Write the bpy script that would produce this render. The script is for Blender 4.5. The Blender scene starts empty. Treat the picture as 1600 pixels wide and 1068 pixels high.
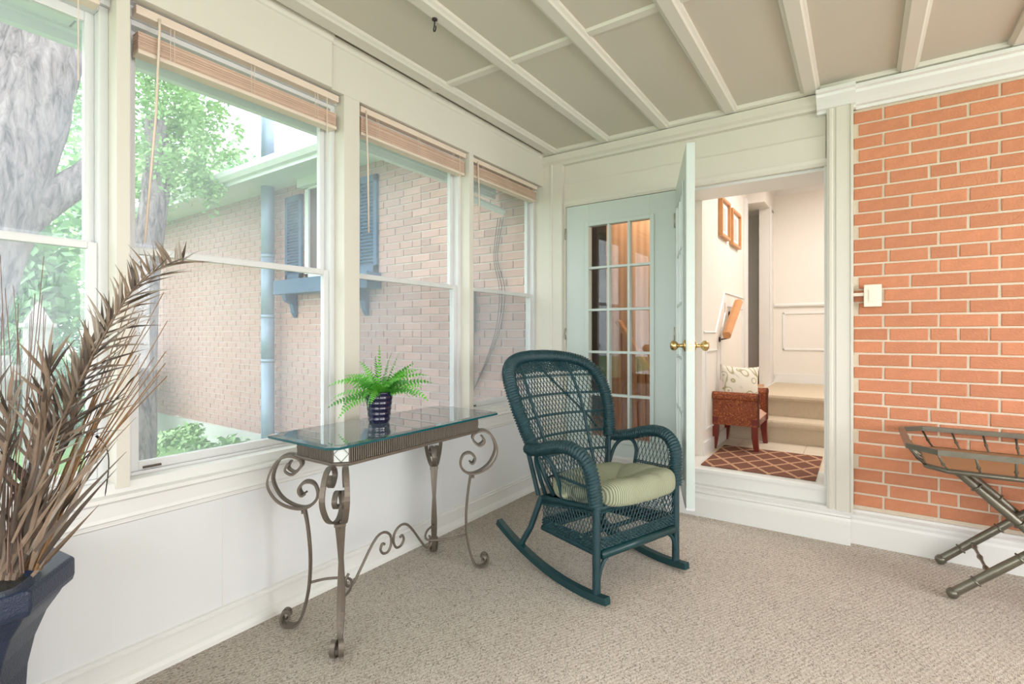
import bpy, bmesh, math, random
from mathutils import Vector, Matrix, noise
random.seed(7)
R = math.radians
scene = bpy.context.scene
C = scene.collection

# ------------------------------------------------------------------ camera, world, exposure
F = 789.5; YAW = R(34.56); SY, CYW = math.sin(YAW), math.cos(YAW); HZ = 521.2; H = 1.233
cam_d = bpy.data.cameras.new('camera'); cam = bpy.data.objects.new('camera', cam_d); C.objects.link(cam)
cam.location = (0, 0, H); cam.rotation_euler = (R(90), 0, YAW)
cam_d.sensor_width = 36; cam_d.lens = 36 * F / 1600; cam_d.shift_y = -(534 - HZ) / 1600
cam_d.clip_start = 0.02; cam_d.clip_end = 300
scene.camera = cam
scene.view_settings.view_transform = 'Standard'; scene.view_settings.look = 'None'
scene.view_settings.gamma = 1; scene.view_settings.use_curve_mapping = False
scene.view_settings.exposure = -0.1
w = bpy.data.worlds.new('overcast_sky'); scene.world = w; w.use_nodes = True
bg = w.node_tree.nodes['Background']; bg.inputs[0].default_value = (0.93, 0.97, 1.0, 1); bg.inputs[1].default_value = 4.8

def area(name, loc, rot, sx, sy, power, col=(1, 1, 1), portal=False):
    d = bpy.data.lights.new(name, 'AREA'); d.shape = 'RECTANGLE'; d.size = sx; d.size_y = sy
    d.energy = power; d.color = col
    if portal: d.cycles.is_portal = True
    o = bpy.data.objects.new(name, d); o.location = loc; o.rotation_euler = [R(a) for a in rot]; C.objects.link(o)
    return o
# lamps added at the unseen right and rear openings to brighten the interior
area('right_window_fill', (3.02, 0.1, 1.62), (0, 90, 0), 1.5, 3.4, 34, (1.0, 0.975, 0.95))
area('right_side_fill', (3.02, 2.35, 1.55), (0, 90, 0), 1.5, 0.7, 34, (1.0, 0.97, 0.93))  # narrow lamp added for firmer side shadows; this wall has no door
area('rear_window_fill', (0.3, -2.58, 1.62), (90, 0, 0), 4.2, 1.5, 52, (1.0, 0.975, 0.94))
area('foyer_fill_light', (0.2, 4.9, 2.83), (0, 0, 0), 1.2, 1.2, 47, (1.0, 0.945, 0.90))  # unseen lamp added to brighten the foyer, no fixture modelled
area('hall_fill_light', (-1.6, 7.6, 2.8), (0, 0, 0), 0.8, 0.8, 45, (1.0, 0.9, 0.78))  # unseen lamp added to lift the dark hall opening
area('stair_room_fill', (-1.5, 4.3, 2.7), (0, 0, 0), 0.5, 0.5, 14.0, (1.0, 0.88, 0.74))  # unseen lamp added to brighten what shows behind the closed door
area('left_window_portal', (-2.36, 1.6, 1.55), (0, -90, 0), 1.7, 4.0, 1, portal=True)

# ------------------------------------------------------------------ helpers
def at(u, v, d):
    t = (u - 800) / F; h = -(v - HZ) / F
    return Vector((d * (-SY + t * CYW), d * (CYW + t * SY), H + h * d))

def put(name, mesh, parent=None, **props):
    o = bpy.data.objects.new(name, mesh); C.objects.link(o)
    if parent: o.parent = parent
    for k, v in props.items(): o[k] = v
    return o

def thing(name, label, cat, loc=(0, 0, 0), rz=0, group=None):
    o = bpy.data.objects.new(name, None); C.objects.link(o); o.empty_display_size = 0.1
    o.location = loc; o.rotation_euler = (0, 0, rz); o['label'] = label; o['category'] = cat
    if group: o['group'] = group
    return o

def tag(o, label=None, cat=None, group=None, kind=None):
    if label: o['label'] = label
    if cat: o['category'] = cat
    if group: o['group'] = group
    if kind: o['kind'] = kind
    return o

class MB:
    def __init__(s): s.v = []; s.f = []; s.m = []
    def add(s, vs, fs, mi=0):
        b = len(s.v); s.v += [tuple(p) for p in vs]; s.f += [tuple(b + i for i in f) for f in fs]; s.m += [mi] * len(fs); return s
    def box(s, x0, x1, y0, y1, z0, z1, mi=0):
        if x0 > x1: x0, x1 = x1, x0
        if y0 > y1: y0, y1 = y1, y0
        if z0 > z1: z0, z1 = z1, z0
        return s.add([(x0, y0, z0), (x1, y0, z0), (x1, y1, z0), (x0, y1, z0), (x0, y0, z1), (x1, y0, z1), (x1, y1, z1), (x0, y1, z1)],
                     [(0, 3, 2, 1), (4, 5, 6, 7), (0, 1, 5, 4), (1, 2, 6, 5), (2, 3, 7, 6), (3, 0, 4, 7)], mi)
    def prism(s, prof, axis, a, b, mi=0):
        """prof: closed 2D polygon; axis 'x': (y,z); 'y': (x,z); 'z': (x,y)"""
        n = len(prof)
        def P(p, t):
            return {'x': (t, p[0], p[1]), 'y': (p[0], t, p[1]), 'z': (p[0], p[1], t)}[axis]
        vs = [P(p, a) for p in prof] + [P(p, b) for p in prof]
        fs = [(i, (i + 1) % n, n + (i + 1) % n, n + i) for i in range(n)] + [tuple(range(n - 1, -1, -1)), tuple(range(n, 2 * n))]
        return s.add(vs, fs, mi)
    def tube(s, pts, r, n=6, closed=False, cap=True, prof=None, up=None, mi=0):
        """sweep round (or prof) section along pts; r may be a list"""
        pts = [Vector(p) for p in pts]; N = len(pts)
        if N < 2: return s
        rs = r if isinstance(r, (list, tuple)) else [r] * N
        if prof is None: prof = [(math.cos(2 * math.pi * k / n), math.sin(2 * math.pi * k / n)) for k in range(n)]
        n = len(prof); vs = []
        nrm = None
        for i in range(N):
            if closed: t = pts[(i + 1) % N] - pts[i - 1]
            else: t = pts[min(i + 1, N - 1)] - pts[max(i - 1, 0)]
            if t.length < 1e-9: t = Vector((0, 0, 1))
            t.normalize()
            if up is not None: nrm = Vector(up)
            elif nrm is None: nrm = Vector((0, 0, 1)) if abs(t.z) < 0.9 else Vector((1, 0, 0))
            a = nrm - t * nrm.dot(t)
            if a.length < 1e-6: a = t.orthogonal()
            a.normalize(); b = t.cross(a); nrm = a
            for q in prof: vs.append(pts[i] + a * q[0] * rs[i] + b * q[1] * rs[i])
        fs = []
        for i in range(N if closed else N - 1):
            j = (i + 1) % N
            for k in range(n):
                fs.append((i * n + k, i * n + (k + 1) % n, j * n + (k + 1) % n, j * n + k))
        if cap and not closed: fs += [tuple(range(n - 1, -1, -1)), tuple((N - 1) * n + k for k in range(n))]
        return s.add(vs, fs, mi)
    def lathe(s, prof, n=24, c=(0, 0), axis='z', mi=0, fn=None):
        vs = []; m = len(prof)
        for (r, z) in prof:
            for k in range(n):
                a = 2 * math.pi * k / n; rr = r * (fn(a) if fn else 1)
                x, y = rr * math.cos(a), rr * math.sin(a)
                vs.append((c[0] + x, c[1] + y, z) if axis == 'z' else ((z, c[0] + x, c[1] + y) if axis == 'x' else (c[0] + x, z, c[1] + y)))
        fs = []
        for i in range(m - 1):
            for k in range(n): fs.append((i * n + k, i * n + (k + 1) % n, (i + 1) * n + (k + 1) % n, (i + 1) * n + k))
        if prof[0][0] > 1e-5: fs.append(tuple(range(n - 1, -1, -1)))
        if prof[-1][0] > 1e-5: fs.append(tuple((m - 1) * n + k for k in range(n)))
        return s.add(vs, fs, mi)
    def mesh(s, name, mats, smooth=False):
        me = bpy.data.meshes.new(name); me.from_pydata(s.v, [], s.f)
        for m in (mats if isinstance(mats, (list, tuple)) else [mats]): me.materials.append(m)
        me.polygons.foreach_set('material_index', s.m)
        if smooth: me.polygons.foreach_set('use_smooth', [True] * len(s.f))
        me.update(); return me
    def build(s, name, mats, parent=None, smooth=False, bevel=0, **props):
        o = put(name, s.mesh(name, mats, smooth), parent, **props)
        bm = bmesh.new(); bm.from_mesh(o.data); bmesh.ops.recalc_face_normals(bm, faces=bm.faces)
        if bevel:
            es = [e for e in bm.edges if len(e.link_faces) == 2 and e.calc_face_angle(0) > 0.6]
            bmesh.ops.bevel(bm, geom=es, offset=bevel, segments=2, profile=0.6, affect='EDGES', clamp_overlap=True)
        bm.to_mesh(o.data); bm.free()
        return o

def spline(pts, n=8):
    P = [Vector(p) for p in pts]; out = []
    for i in range(len(P) - 1):
        p0 = P[max(i - 1, 0)]; p1 = P[i]; p2 = P[i + 1]; p3 = P[min(i + 2, len(P) - 1)]
        for k in range(n):
            t = k / n
            out.append(0.5 * ((2 * p1) + (p2 - p0) * t + (2 * p0 - 5 * p1 + 4 * p2 - p3) * t * t + (3 * p1 - p0 - 3 * p2 + p3) * t ** 3))
    out.append(P[-1]); return out

def resample(pts, step):
    out = [pts[0].copy()]; acc = 0
    for a, b in zip(pts[:-1], pts[1:]):
        L = (b - a).length
        if L < 1e-9: continue
        t = step - acc
        while t <= L: out.append(a.lerp(b, t / L)); t += step
        acc = (acc + L) % step
    out.append(pts[-1].copy()); return out

# ------------------------------------------------------------------ materials
def srgb(r, g, b):
    f = lambda c: (c / 255 / 12.92) if c / 255 <= 0.04045 else ((c / 255 + 0.055) / 1.055) ** 2.4
    return (f(r), f(g), f(b), 1)

def mat(name, col, rough=0.5, metal=0.0, spec=0.5, var=0.06, scale=8, bump=0.0, bscale=60, coords='Object', rand=0.0):
    m = bpy.data.materials.new(name); m.use_nodes = True; nt = m.node_tree; N = nt.nodes; L = nt.links
    b = N['Principled BSDF']; b.inputs['Roughness'].default_value = rough; b.inputs['Metallic'].default_value = metal
    b.inputs['Specular IOR Level'].default_value = spec
    tc = N.new('ShaderNodeTexCoord'); nz = N.new('ShaderNodeTexNoise'); nz.inputs['Scale'].default_value = scale; nz.inputs['Detail'].default_value = 4
    L.new(tc.outputs[coords], nz.inputs['Vector'])
    mx = N.new('ShaderNodeMix'); mx.data_type = 'RGBA'
    mx.inputs[6].default_value = [c * (1 - var) for c in col[:3]] + [1]; mx.inputs[7].default_value = [min(1, c * (1 + var)) for c in col[:3]] + [1]
    L.new(nz.outputs['Fac'], mx.inputs[0]); out = mx.outputs[2]
    if rand:
        oi = N.new('ShaderNodeObjectInfo'); hs = N.new('ShaderNodeHueSaturation'); mr = N.new('ShaderNodeMapRange')
        mr.inputs[3].default_value = 1 - rand; mr.inputs[4].default_value = 1 + rand
        L.new(oi.outputs['Random'], mr.inputs[0]); L.new(mr.outputs[0], hs.inputs['Value']); L.new(out, hs.inputs['Color']); out = hs.outputs[0]
    L.new(out, b.inputs['Base Color'])
    if bump:
        n2 = N.new('ShaderNodeTexNoise'); n2.inputs['Scale'].default_value = bscale; n2.inputs['Detail'].default_value = 5
        L.new(tc.outputs[coords], n2.inputs['Vector']); bp = N.new('ShaderNodeBump'); bp.inputs['Strength'].default_value = bump; bp.inputs['Distance'].default_value = 0.01
        L.new(n2.outputs['Fac'], bp.inputs['Height']); L.new(bp.outputs[0], b.inputs['Normal'])
    return m

def stripes(name, c1, c2, vec_scale, axis='X', scale=60, rough=0.8, bump=0.3, dist=0.0, wtype='BANDS'):
    m = bpy.data.materials.new(name); m.use_nodes = True; nt = m.node_tree; N = nt.nodes; L = nt.links
    b = N['Principled BSDF']; b.inputs['Roughness'].default_value = rough
    tc = N.new('ShaderNodeTexCoord'); wv = N.new('ShaderNodeTexWave'); wv.bands_direction = axis; wv.inputs['Scale'].default_value = scale
    wv.inputs['Distortion'].default_value = dist; wv.inputs['Detail'].default_value = 2
    mp = N.new('ShaderNodeMapping'); mp.inputs['Scale'].default_value = vec_scale
    L.new(tc.outputs['Object'], mp.inputs[0]); L.new(mp.outputs[0], wv.inputs['Vector'])
    mx = N.new('ShaderNodeMix'); mx.data_type = 'RGBA'; mx.inputs[6].default_value = c1; mx.inputs[7].default_value = c2
    L.new(wv.outputs['Fac'], mx.inputs[0]); L.new(mx.outputs[2], b.inputs['Base Color'])
    if bump:
        bp = N.new('ShaderNodeBump'); bp.inputs['Strength'].default_value = bump; bp.inputs['Distance'].default_value = 0.002
        L.new(wv.outputs['Fac'], bp.inputs['Height']); L.new(bp.outputs[0], b.inputs['Normal'])
    return m

def glass(name, tint=(0.96, 0.98, 0.98, 1), haze=0.0, hazecol=(0.8, 0.85, 0.9, 1), ior=1.45, gmul=1.0):
    """real pane: see-through, mirror by angle, optional haze painted as diffuse colour"""
    m = bpy.data.materials.new(name); m.use_nodes = True; nt = m.node_tree; N = nt.nodes; L = nt.links
    N.remove(N['Principled BSDF']); out = N['Material Output']
    tr = N.new('ShaderNodeBsdfTransparent'); tr.inputs[0].default_value = tint
    gl = N.new('ShaderNodeBsdfGlossy'); gl.inputs['Roughness'].default_value = 0.0
    ge = N.new('ShaderNodeNewGeometry'); dt = N.new('ShaderNodeVectorMath'); dt.operation = 'DOT_PRODUCT'
    L.new(ge.outputs['Incoming'], dt.inputs[0]); L.new(ge.outputs['Normal'], dt.inputs[1])
    def mth(op, a, b=None):
        n = N.new('ShaderNodeMath'); n.operation = op; n.use_clamp = op in ('SUBTRACT', 'ADD')
        for i, q in enumerate((a, b)):
            if q is None: continue
            if isinstance(q, (int, float)): n.inputs[i].default_value = q
            else: L.new(q, n.inputs[i])
        return n.outputs[0]
    sch = mth('ADD', mth('MULTIPLY', mth('POWER', mth('SUBTRACT', 1.0, mth('ABSOLUTE', dt.outputs['Value'])), 5), 0.96), 0.04)
    class _o: pass
    mm = _o(); mm.outputs = [mth('MULTIPLY', sch, gmul * 0.6)]
    m1 = N.new('ShaderNodeMixShader'); L.new(mm.outputs[0], m1.inputs[0]); L.new(tr.outputs[0], m1.inputs[1]); L.new(gl.outputs[0], m1.inputs[2])
    if haze:
        df = N.new('ShaderNodeBsdfDiffuse'); df.inputs[0].default_value = hazecol
        tl = N.new('ShaderNodeBsdfTranslucent'); tl.inputs[0].default_value = hazecol
        a = N.new('ShaderNodeMixShader'); a.inputs[0].default_value = 0.6; L.new(df.outputs[0], a.inputs[1]); L.new(tl.outputs[0], a.inputs[2])
        nz = N.new('ShaderNodeTexNoise'); nz.inputs['Scale'].default_value = 2.0; nz.inputs['Detail'].default_value = 4
        tc = N.new('ShaderNodeTexCoord'); L.new(tc.outputs['Object'], nz.inputs['Vector'])
        mr = N.new('ShaderNodeMapRange'); mr.inputs[1].default_value = 0.3; mr.inputs[2].default_value = 0.7
        mr.inputs[3].default_value = haze * 0.55; mr.inputs[4].default_value = haze * 1.4; L.new(nz.outputs['Fac'], mr.inputs[0])
        m2 = N.new('ShaderNodeMixShader'); L.new(mr.outputs[0], m2.inputs[0]); L.new(m1.outputs[0], m2.inputs[1]); L.new(a.outputs[0], m2.inputs[2]); m1 = m2
    L.new(m1.outputs[0], out.inputs[0])
    return m

M = {}
M['cream'] = mat('cream_paint', srgb(214, 209, 198), 0.45, var=0.02, scale=3)
M['white'] = mat('white_paint', srgb(225, 224, 221), 0.4, var=0.02, scale=3)
M['panelw'] = mat('white_wall_panel', srgb(222, 223, 224), 0.35, var=0.02, scale=2)
M['ceil'] = mat('ceiling_board', srgb(200, 193, 179), 0.6, var=0.02, scale=1.5)
M['alu'] = mat('white_window_metal', srgb(214, 214, 214), 0.35, var=0.02)
M['groove'] = mat('dark_gap', srgb(90, 80, 70), 0.9)
M['brick'] = mat('orange_brick', srgb(200, 132, 98), 0.85, var=0.15, scale=30, bump=0.5, bscale=120, rand=0.09)
M['brick2'] = mat('outdoor_brick', srgb(196, 158, 148), 0.85, var=0.16, scale=20, bump=0.4, bscale=90, rand=0.14)
M['mortar'] = mat('mortar', srgb(216, 202, 182), 0.9, var=0.06, scale=40, bump=0.4, bscale=150)
M['mortar2'] = mat('outdoor_mortar', srgb(216, 208, 200), 0.9, var=0.06, scale=40)
M['concrete'] = mat('foundation_concrete', srgb(206, 206, 200), 0.9, var=0.08, scale=6, bump=0.3)
M['door'] = mat('door_enamel', srgb(198, 208, 203), 0.3, var=0.01)
M['brass'] = mat('brass', srgb(214, 186, 130), 0.22, metal=1.0, var=0.05)
M['hinge'] = mat('hinge_steel', srgb(180, 176, 165), 0.4, metal=0.7)
M['iron'] = mat('pewter_iron', srgb(112, 102, 92), 0.42, metal=0.45, var=0.14, scale=30, bump=0.15, bscale=80)
M['wicker'] = mat('teal_wicker', srgb(22, 59, 66), 0.40, var=0.4, scale=25, bump=0.35, bscale=180)
M['wickerd'] = mat('dark_teal_wood', srgb(18, 58, 62), 0.35, var=0.1, scale=20)
M['ironw'] = mat('frosted_tile', srgb(222, 224, 220), 0.3)
M['glass'] = glass('window_glass', haze=0.12, hazecol=(0.78, 0.84, 0.95, 1))  # bluish haze painted in for reflections on the panes
M['glassc'] = glass('door_glass', haze=0.0, gmul=2.2)
M['screen'] = glass('insect_screen_mesh', tint=(0.88, 0.88, 0.89, 1), haze=0.05, hazecol=(0.5, 0.5, 0.52, 1), gmul=0.0)
M['tglass'] = glass('table_glass', tint=(0.80, 0.93, 0.95, 1), haze=0.07, hazecol=(0.5, 0.74, 0.84, 1), gmul=3.2)  # cyan tint and blue haze stand in for reflected sky
M['tedge'] = mat('glass_edge', srgb(16, 78, 84), 0.08, var=0.3, scale=12)
M['blind'] = mat('wood_blind', srgb(220, 190, 170), 0.45, var=0.12, scale=12)
M['blindr'] = mat('blind_rail', srgb(224, 206, 190), 0.4)
M['black'] = mat('black_iron', srgb(30, 22, 20), 0.4)
M['cobalt'] = mat('cobalt_glaze', srgb(16, 12, 48), 0.05, var=0.3, scale=10, spec=0.8)
M['soil'] = mat('soil', srgb(40, 32, 26), 1.0, bump=0.8)
M['planter'] = mat('navy_planter', srgb(34, 45, 68), 0.32, var=0.2, scale=14, bump=0.3, bscale=240)
M['tile'] = mat('foyer_tile', srgb(222, 210, 192), 0.3, var=0.05, scale=5)
M['grout'] = mat('grout', srgb(190, 176, 156), 0.9)
M['stair'] = mat('stair_carpet', srgb(206, 190, 166), 1.0, var=0.1, scale=60, bump=0.5, bscale=250)
M['foyer'] = mat('foyer_wall', srgb(228, 222, 214), 0.6, var=0.01)
M['oak'] = mat('oak', srgb(200, 142, 92), 0.4, var=0.15, scale=20)
M['mahog'] = mat('mahogany', srgb(112, 34, 24), 0.3, var=0.2, scale=15)
M['paper'] = mat('art_paper', srgb(232, 228, 222), 0.7)
M['art'] = mat('print_ink', srgb(196, 190, 184), 0.8, var=0.3, scale=60)
M['shutter'] = mat('blue_shutter', srgb(52, 92, 124), 0.5, var=0.08)
M['zinc'] = mat('galvanised_pipe', srgb(150, 168, 190), 0.45, metal=0.3, var=0.1, scale=6)
M['fascia'] = mat('white_fascia', srgb(224, 228, 226), 0.5)
M['soffit'] = mat('soffit_board', srgb(224, 226, 224), 0.6, var=0.05, scale=20)
M['roof'] = mat('shingle', srgb(130, 126, 122), 0.9, var=0.2, scale=20)
M['bark'] = mat('bark', srgb(178, 160, 158), 0.95, var=0.35, scale=9, bump=1.0, bscale=14)
M['leaf'] = mat('tree_leaf', srgb(136, 178, 128), 0.6, var=0.25, scale=2)
M['leaf2'] = mat('light_tree_leaf', srgb(158, 194, 132), 0.6, var=0.25, scale=2)
M['leaf3'] = mat('dark_shrub_leaf', srgb(84, 130, 92), 0.6, var=0.3, scale=2)
M['fence'] = mat('weathered_fence', srgb(176, 172, 168), 0.9, var=0.15, scale=12)
M['lawn'] = mat('lawn', srgb(120, 160, 92), 1.0, var=0.3, scale=14)
M['fern'] = mat('fern_green', srgb(96, 176, 58), 0.45, var=0.25, scale=18)
M['fernd'] = mat('fern_dark', srgb(62, 138, 44), 0.45, var=0.25, scale=18)
M['frond'] = mat('dried_frond', srgb(126, 106, 88), 0.6, var=0.5, scale=22)
M['frondd'] = mat('dark_dried_frond', srgb(82, 68, 58), 0.6, var=0.4, scale=22)
M['frondl'] = mat('grey_dried_frond', srgb(150, 136, 122), 0.55, var=0.3, scale=22)
M['stem'] = mat('dried_stem', srgb(140, 104, 68), 0.6, var=0.3, scale=20)
M['twig'] = mat('reddish_twig', srgb(124, 98, 86), 0.7, var=0.3, scale=20)
M['pewter'] = mat('bamboo_pewter', srgb(116, 112, 100), 0.3, metal=0.65, var=0.2, scale=16, bump=0.1)
M['traywood'] = stripes('tray_wood', srgb(176, 132, 92), srgb(134, 98, 68), (0.4, 6, 6), 'Y', 6, 0.4, 0.05, dist=6)
M['switch'] = mat('almond_plastic', srgb(232, 222, 204), 0.35)
M['cushion'] = stripes('striped_sage_fabric', srgb(176, 178, 150), srgb(112, 120, 100), (1, 1, 1), 'Y', 38, 0.9, 0.5, dist=0.6)
M['wallwood'] = stripes('tan_wall_panelling', srgb(226, 178, 138), srgb(208, 156, 116), (1, 1, 1), 'X', 5, 0.45, 0.2, dist=0.3)
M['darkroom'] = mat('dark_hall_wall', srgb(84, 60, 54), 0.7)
M['piping'] = mat('piping', srgb(92, 44, 30), 0.6)
M['lampshade'] = mat('window_white', srgb(235, 238, 240), 0.5)
for k in ('leaf', 'leaf2', 'leaf3', 'fern', 'fernd'):
    b = M[k].node_tree.nodes['Principled BSDF']; b.inputs['Subsurface Weight'].default_value = 0.0

def bark_mat():
    m = bpy.data.materials.new('bark'); m.use_nodes = True; nt = m.node_tree; N = nt.nodes; L = nt.links
    b = N['Principled BSDF']; b.inputs['Roughness'].default_value = 0.95
    tc = N.new('ShaderNodeTexCoord'); mp = N.new('ShaderNodeMapping'); mp.inputs['Scale'].default_value = (9, 9, 2.2); L.new(tc.outputs['Object'], mp.inputs[0])
    nz = N.new('ShaderNodeTexNoise'); nz.inputs['Scale'].default_value = 2.2; nz.inputs['Detail'].default_value = 9; nz.inputs['Roughness'].default_value = 0.72; nz.inputs['Distortion'].default_value = 0.6
    L.new(mp.outputs[0], nz.inputs['Vector']); cr = N.new('ShaderNodeValToRGB'); L.new(nz.outputs['Fac'], cr.inputs[0]); e = cr.color_ramp.elements
    e[0].position = 0.36; e[0].color = srgb(92, 78, 84); e[1].position = 0.66; e[1].color = srgb(196, 182, 180); x = cr.color_ramp.elements.new(0.5); x.color = srgb(160, 144, 146)
    L.new(cr.outputs[0], b.inputs['Base Color']); bp = N.new('ShaderNodeBump'); bp.inputs['Strength'].default_value = 1; bp.inputs['Distance'].default_value = 0.05
    L.new(nz.outputs['Fac'], bp.inputs['Height']); L.new(bp.outputs[0], b.inputs['Normal']); return m
M['bark'] = bark_mat()

# carpet: loops in diagonal rows
def carpet():
    m = bpy.data.materials.new('loop_carpet'); m.use_nodes = True; nt = m.node_tree; N = nt.nodes; L = nt.links
    b = N['Principled BSDF']; b.inputs['Roughness'].default_value = 1; b.inputs['Specular IOR Level'].default_value = 0.1
    tc = N.new('ShaderNodeTexCoord'); mp = N.new('ShaderNodeMapping'); mp.inputs['Rotation'].default_value = (0, 0, R(20)); mp.inputs['Scale'].default_value = (1.25, 0.75, 1)
    L.new(tc.outputs['Object'], mp.inputs[0])
    vo = N.new('ShaderNodeTexVoronoi'); vo.inputs['Scale'].default_value = 200; vo.inputs['Randomness'].default_value = 0.5; L.new(mp.outputs[0], vo.inputs['Vector'])
    sep = N.new('ShaderNodeSeparateColor'); L.new(vo.outputs['Color'], sep.inputs[0])
    cr = N.new('ShaderNodeValToRGB'); L.new(sep.outputs[0], cr.inputs[0])
    e = cr.color_ramp.elements; e[0].position = 0.0; e[0].color = srgb(158, 146, 134); e[1].position = 1.0; e[1].color = srgb(220, 210, 196)
    for p, c in ((0.15, srgb(198, 182, 166)), (0.5, srgb(220, 206, 192)), (0.8, srgb(230, 218, 206))):
        x = cr.color_ramp.elements.new(p); x.color = c
    vg = N.new('ShaderNodeMath'); vg.operation = 'SUBTRACT'; vg.inputs[0].default_value = 1.0
    L.new(vo.outputs['Distance'], vg.inputs[1])
    hs = N.new('ShaderNodeMix'); hs.data_type = 'RGBA'; hs.blend_type = 'MULTIPLY'; hs.inputs[0].default_value = 0.35
    L.new(cr.outputs[0], hs.inputs[6]); L.new(vg.outputs[0], hs.inputs[7])
    big = N.new('ShaderNodeTexNoise'); big.inputs['Scale'].default_value = 2.2; big.inputs['Detail'].default_value = 3; L.new(tc.outputs['Object'], big.inputs['Vector'])
    mr = N.new('ShaderNodeMapRange'); mr.inputs[3].default_value = 0.86; mr.inputs[4].default_value = 1.1; L.new(big.outputs['Fac'], mr.inputs[0])
    # paler towards the middle of the room
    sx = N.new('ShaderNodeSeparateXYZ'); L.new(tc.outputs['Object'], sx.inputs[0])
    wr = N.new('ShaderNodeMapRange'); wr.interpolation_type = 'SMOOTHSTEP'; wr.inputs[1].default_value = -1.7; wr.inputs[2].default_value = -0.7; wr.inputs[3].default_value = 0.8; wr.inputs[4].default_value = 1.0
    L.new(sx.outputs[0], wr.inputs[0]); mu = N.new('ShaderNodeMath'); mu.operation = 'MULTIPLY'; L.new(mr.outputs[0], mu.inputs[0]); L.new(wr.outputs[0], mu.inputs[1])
    wv = N.new('ShaderNodeTexWave'); wv.inputs['Scale'].default_value = 19; wv.inputs['Distortion'].default_value = 1.2; wv.inputs['Detail Scale'].default_value = 30
    mq = N.new('ShaderNodeMapping'); mq.inputs['Rotation'].default_value = (0, 0, R(28)); L.new(tc.outputs['Object'], mq.inputs[0]); L.new(mq.outputs[0], wv.inputs['Vector'])
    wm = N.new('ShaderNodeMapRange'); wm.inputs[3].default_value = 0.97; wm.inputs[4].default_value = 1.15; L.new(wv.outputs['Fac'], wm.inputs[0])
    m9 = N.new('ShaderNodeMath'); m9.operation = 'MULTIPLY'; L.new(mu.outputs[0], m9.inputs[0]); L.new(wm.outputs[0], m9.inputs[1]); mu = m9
    h = N.new('ShaderNodeHueSaturation'); h.inputs['Saturation'].default_value = 0.88; L.new(hs.outputs[2], h.inputs['Color']); L.new(mu.outputs[0], h.inputs['Value'])
    L.new(h.outputs[0], b.inputs['Base Color'])
    bp = N.new('ShaderNodeBump'); bp.inputs['Strength'].default_value = 0.9; bp.inputs['Distance'].default_value = 0.004
    L.new(vg.outputs[0], bp.inputs['Height']); L.new(bp.outputs[0], b.inputs['Normal'])
    return m
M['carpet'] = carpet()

def lattice_rug():
    m = bpy.data.materials.new('trellis_mat'); m.use_nodes = True; nt = m.node_tree; N = nt.nodes; L = nt.links
    b = N['Principled BSDF']; b.inputs['Roughness'].default_value = 1
    tc = N.new('ShaderNodeTexCoord'); sx = N.new('ShaderNodeSeparateXYZ'); L.new(tc.outputs['Object'], sx.inputs[0])
    def mth(op, a, bb=None, c=None):
        n = N.new('ShaderNodeMath'); n.operation = op
        for i, q in enumerate((a, bb, c)):
            if q is None: continue
            if isinstance(q, (int, float)): n.inputs[i].default_value = q
            else: L.new(q, n.inputs[i])
        return n.outputs[0]
    # ogee diamonds: |frac(x/p)-.5| + |frac(y/q)-.5| near .5 is a line
    x = mth('ABSOLUTE', mth('SUBTRACT', mth('FRACT', mth('DIVIDE', sx.outputs[0], 0.17)), 0.5))
    y = mth('ABSOLUTE', mth('SUBTRACT', mth('FRACT', mth('DIVIDE', sx.outputs[1], 0.25)), 0.5))
    d = mth('ABSOLUTE', mth('SUBTRACT', mth('ADD', x, y), 0.5))
    nz = N.new('ShaderNodeTexNoise'); nz.inputs['Scale'].default_value = 90; L.new(tc.outputs['Object'], nz.inputs['Vector'])
    d = mth('ADD', d, mth('MULTIPLY', mth('SUBTRACT', nz.outputs['Fac'], 0.5), 0.1))
    k = mth('LESS_THAN', d, 0.075)
    mx = N.new('ShaderNodeMix'); mx.data_type = 'RGBA'; mx.inputs[6].default_value = srgb(116, 74, 58); mx.inputs[7].default_value = srgb(188, 146, 116)
    L.new(k, mx.inputs[0]); L.new(mx.outputs[2], b.inputs['Base Color'])
    return m
M['rug'] = lattice_rug()

def paisley(name, base, c2, c3, scale):
    m = bpy.data.materials.new(name); m.use_nodes = True; nt = m.node_tree; N = nt.nodes; L = nt.links
    b = N['Principled BSDF']; b.inputs['Roughness'].default_value = 0.75
    tc = N.new('ShaderNodeTexCoord'); nz = N.new('ShaderNodeTexVoronoi'); nz.feature = 'SMOOTH_F1'; nz.inputs['Scale'].default_value = scale
    wv = N.new('ShaderNodeTexNoise'); wv.inputs['Scale'].default_value = scale * 0.8; wv.inputs['Detail'].default_value = 1
    L.new(tc.outputs['Object'], wv.inputs['Vector']); L.new(wv.outputs['Color'], nz.inputs['Vector'])
    L.new(tc.outputs['Object'], nz.inputs['Vector'])
    m1 = N.new('ShaderNodeMath'); m1.operation = 'MULTIPLY'; m1.inputs[1].default_value = 26; L.new(nz.outputs['Distance'], m1.inputs[0])
    m2 = N.new('ShaderNodeMath'); m2.operation = 'SINE'; L.new(m1.outputs[0], m2.inputs[0])
    cr = N.new('ShaderNodeValToRGB'); L.new(m2.outputs[0], cr.inputs[0]); e = cr.color_ramp.elements
    e[0].position = 0.35; e[0].color = base; e[1].position = 0.8; e[1].color = c2; x = cr.color_ramp.elements.new(0.95); x.color = c3
    L.new(cr.outputs[0], b.inputs['Base Color']); return m
M['benchf'] = paisley('rust_paisley_fabric', srgb(124, 58, 32), srgb(154, 84, 46), srgb(170, 104, 58), 38)
M['pillow'] = paisley('cream_medallion_fabric', srgb(228, 222, 208), srgb(206, 204, 190), srgb(170, 160, 120), 11)
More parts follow.
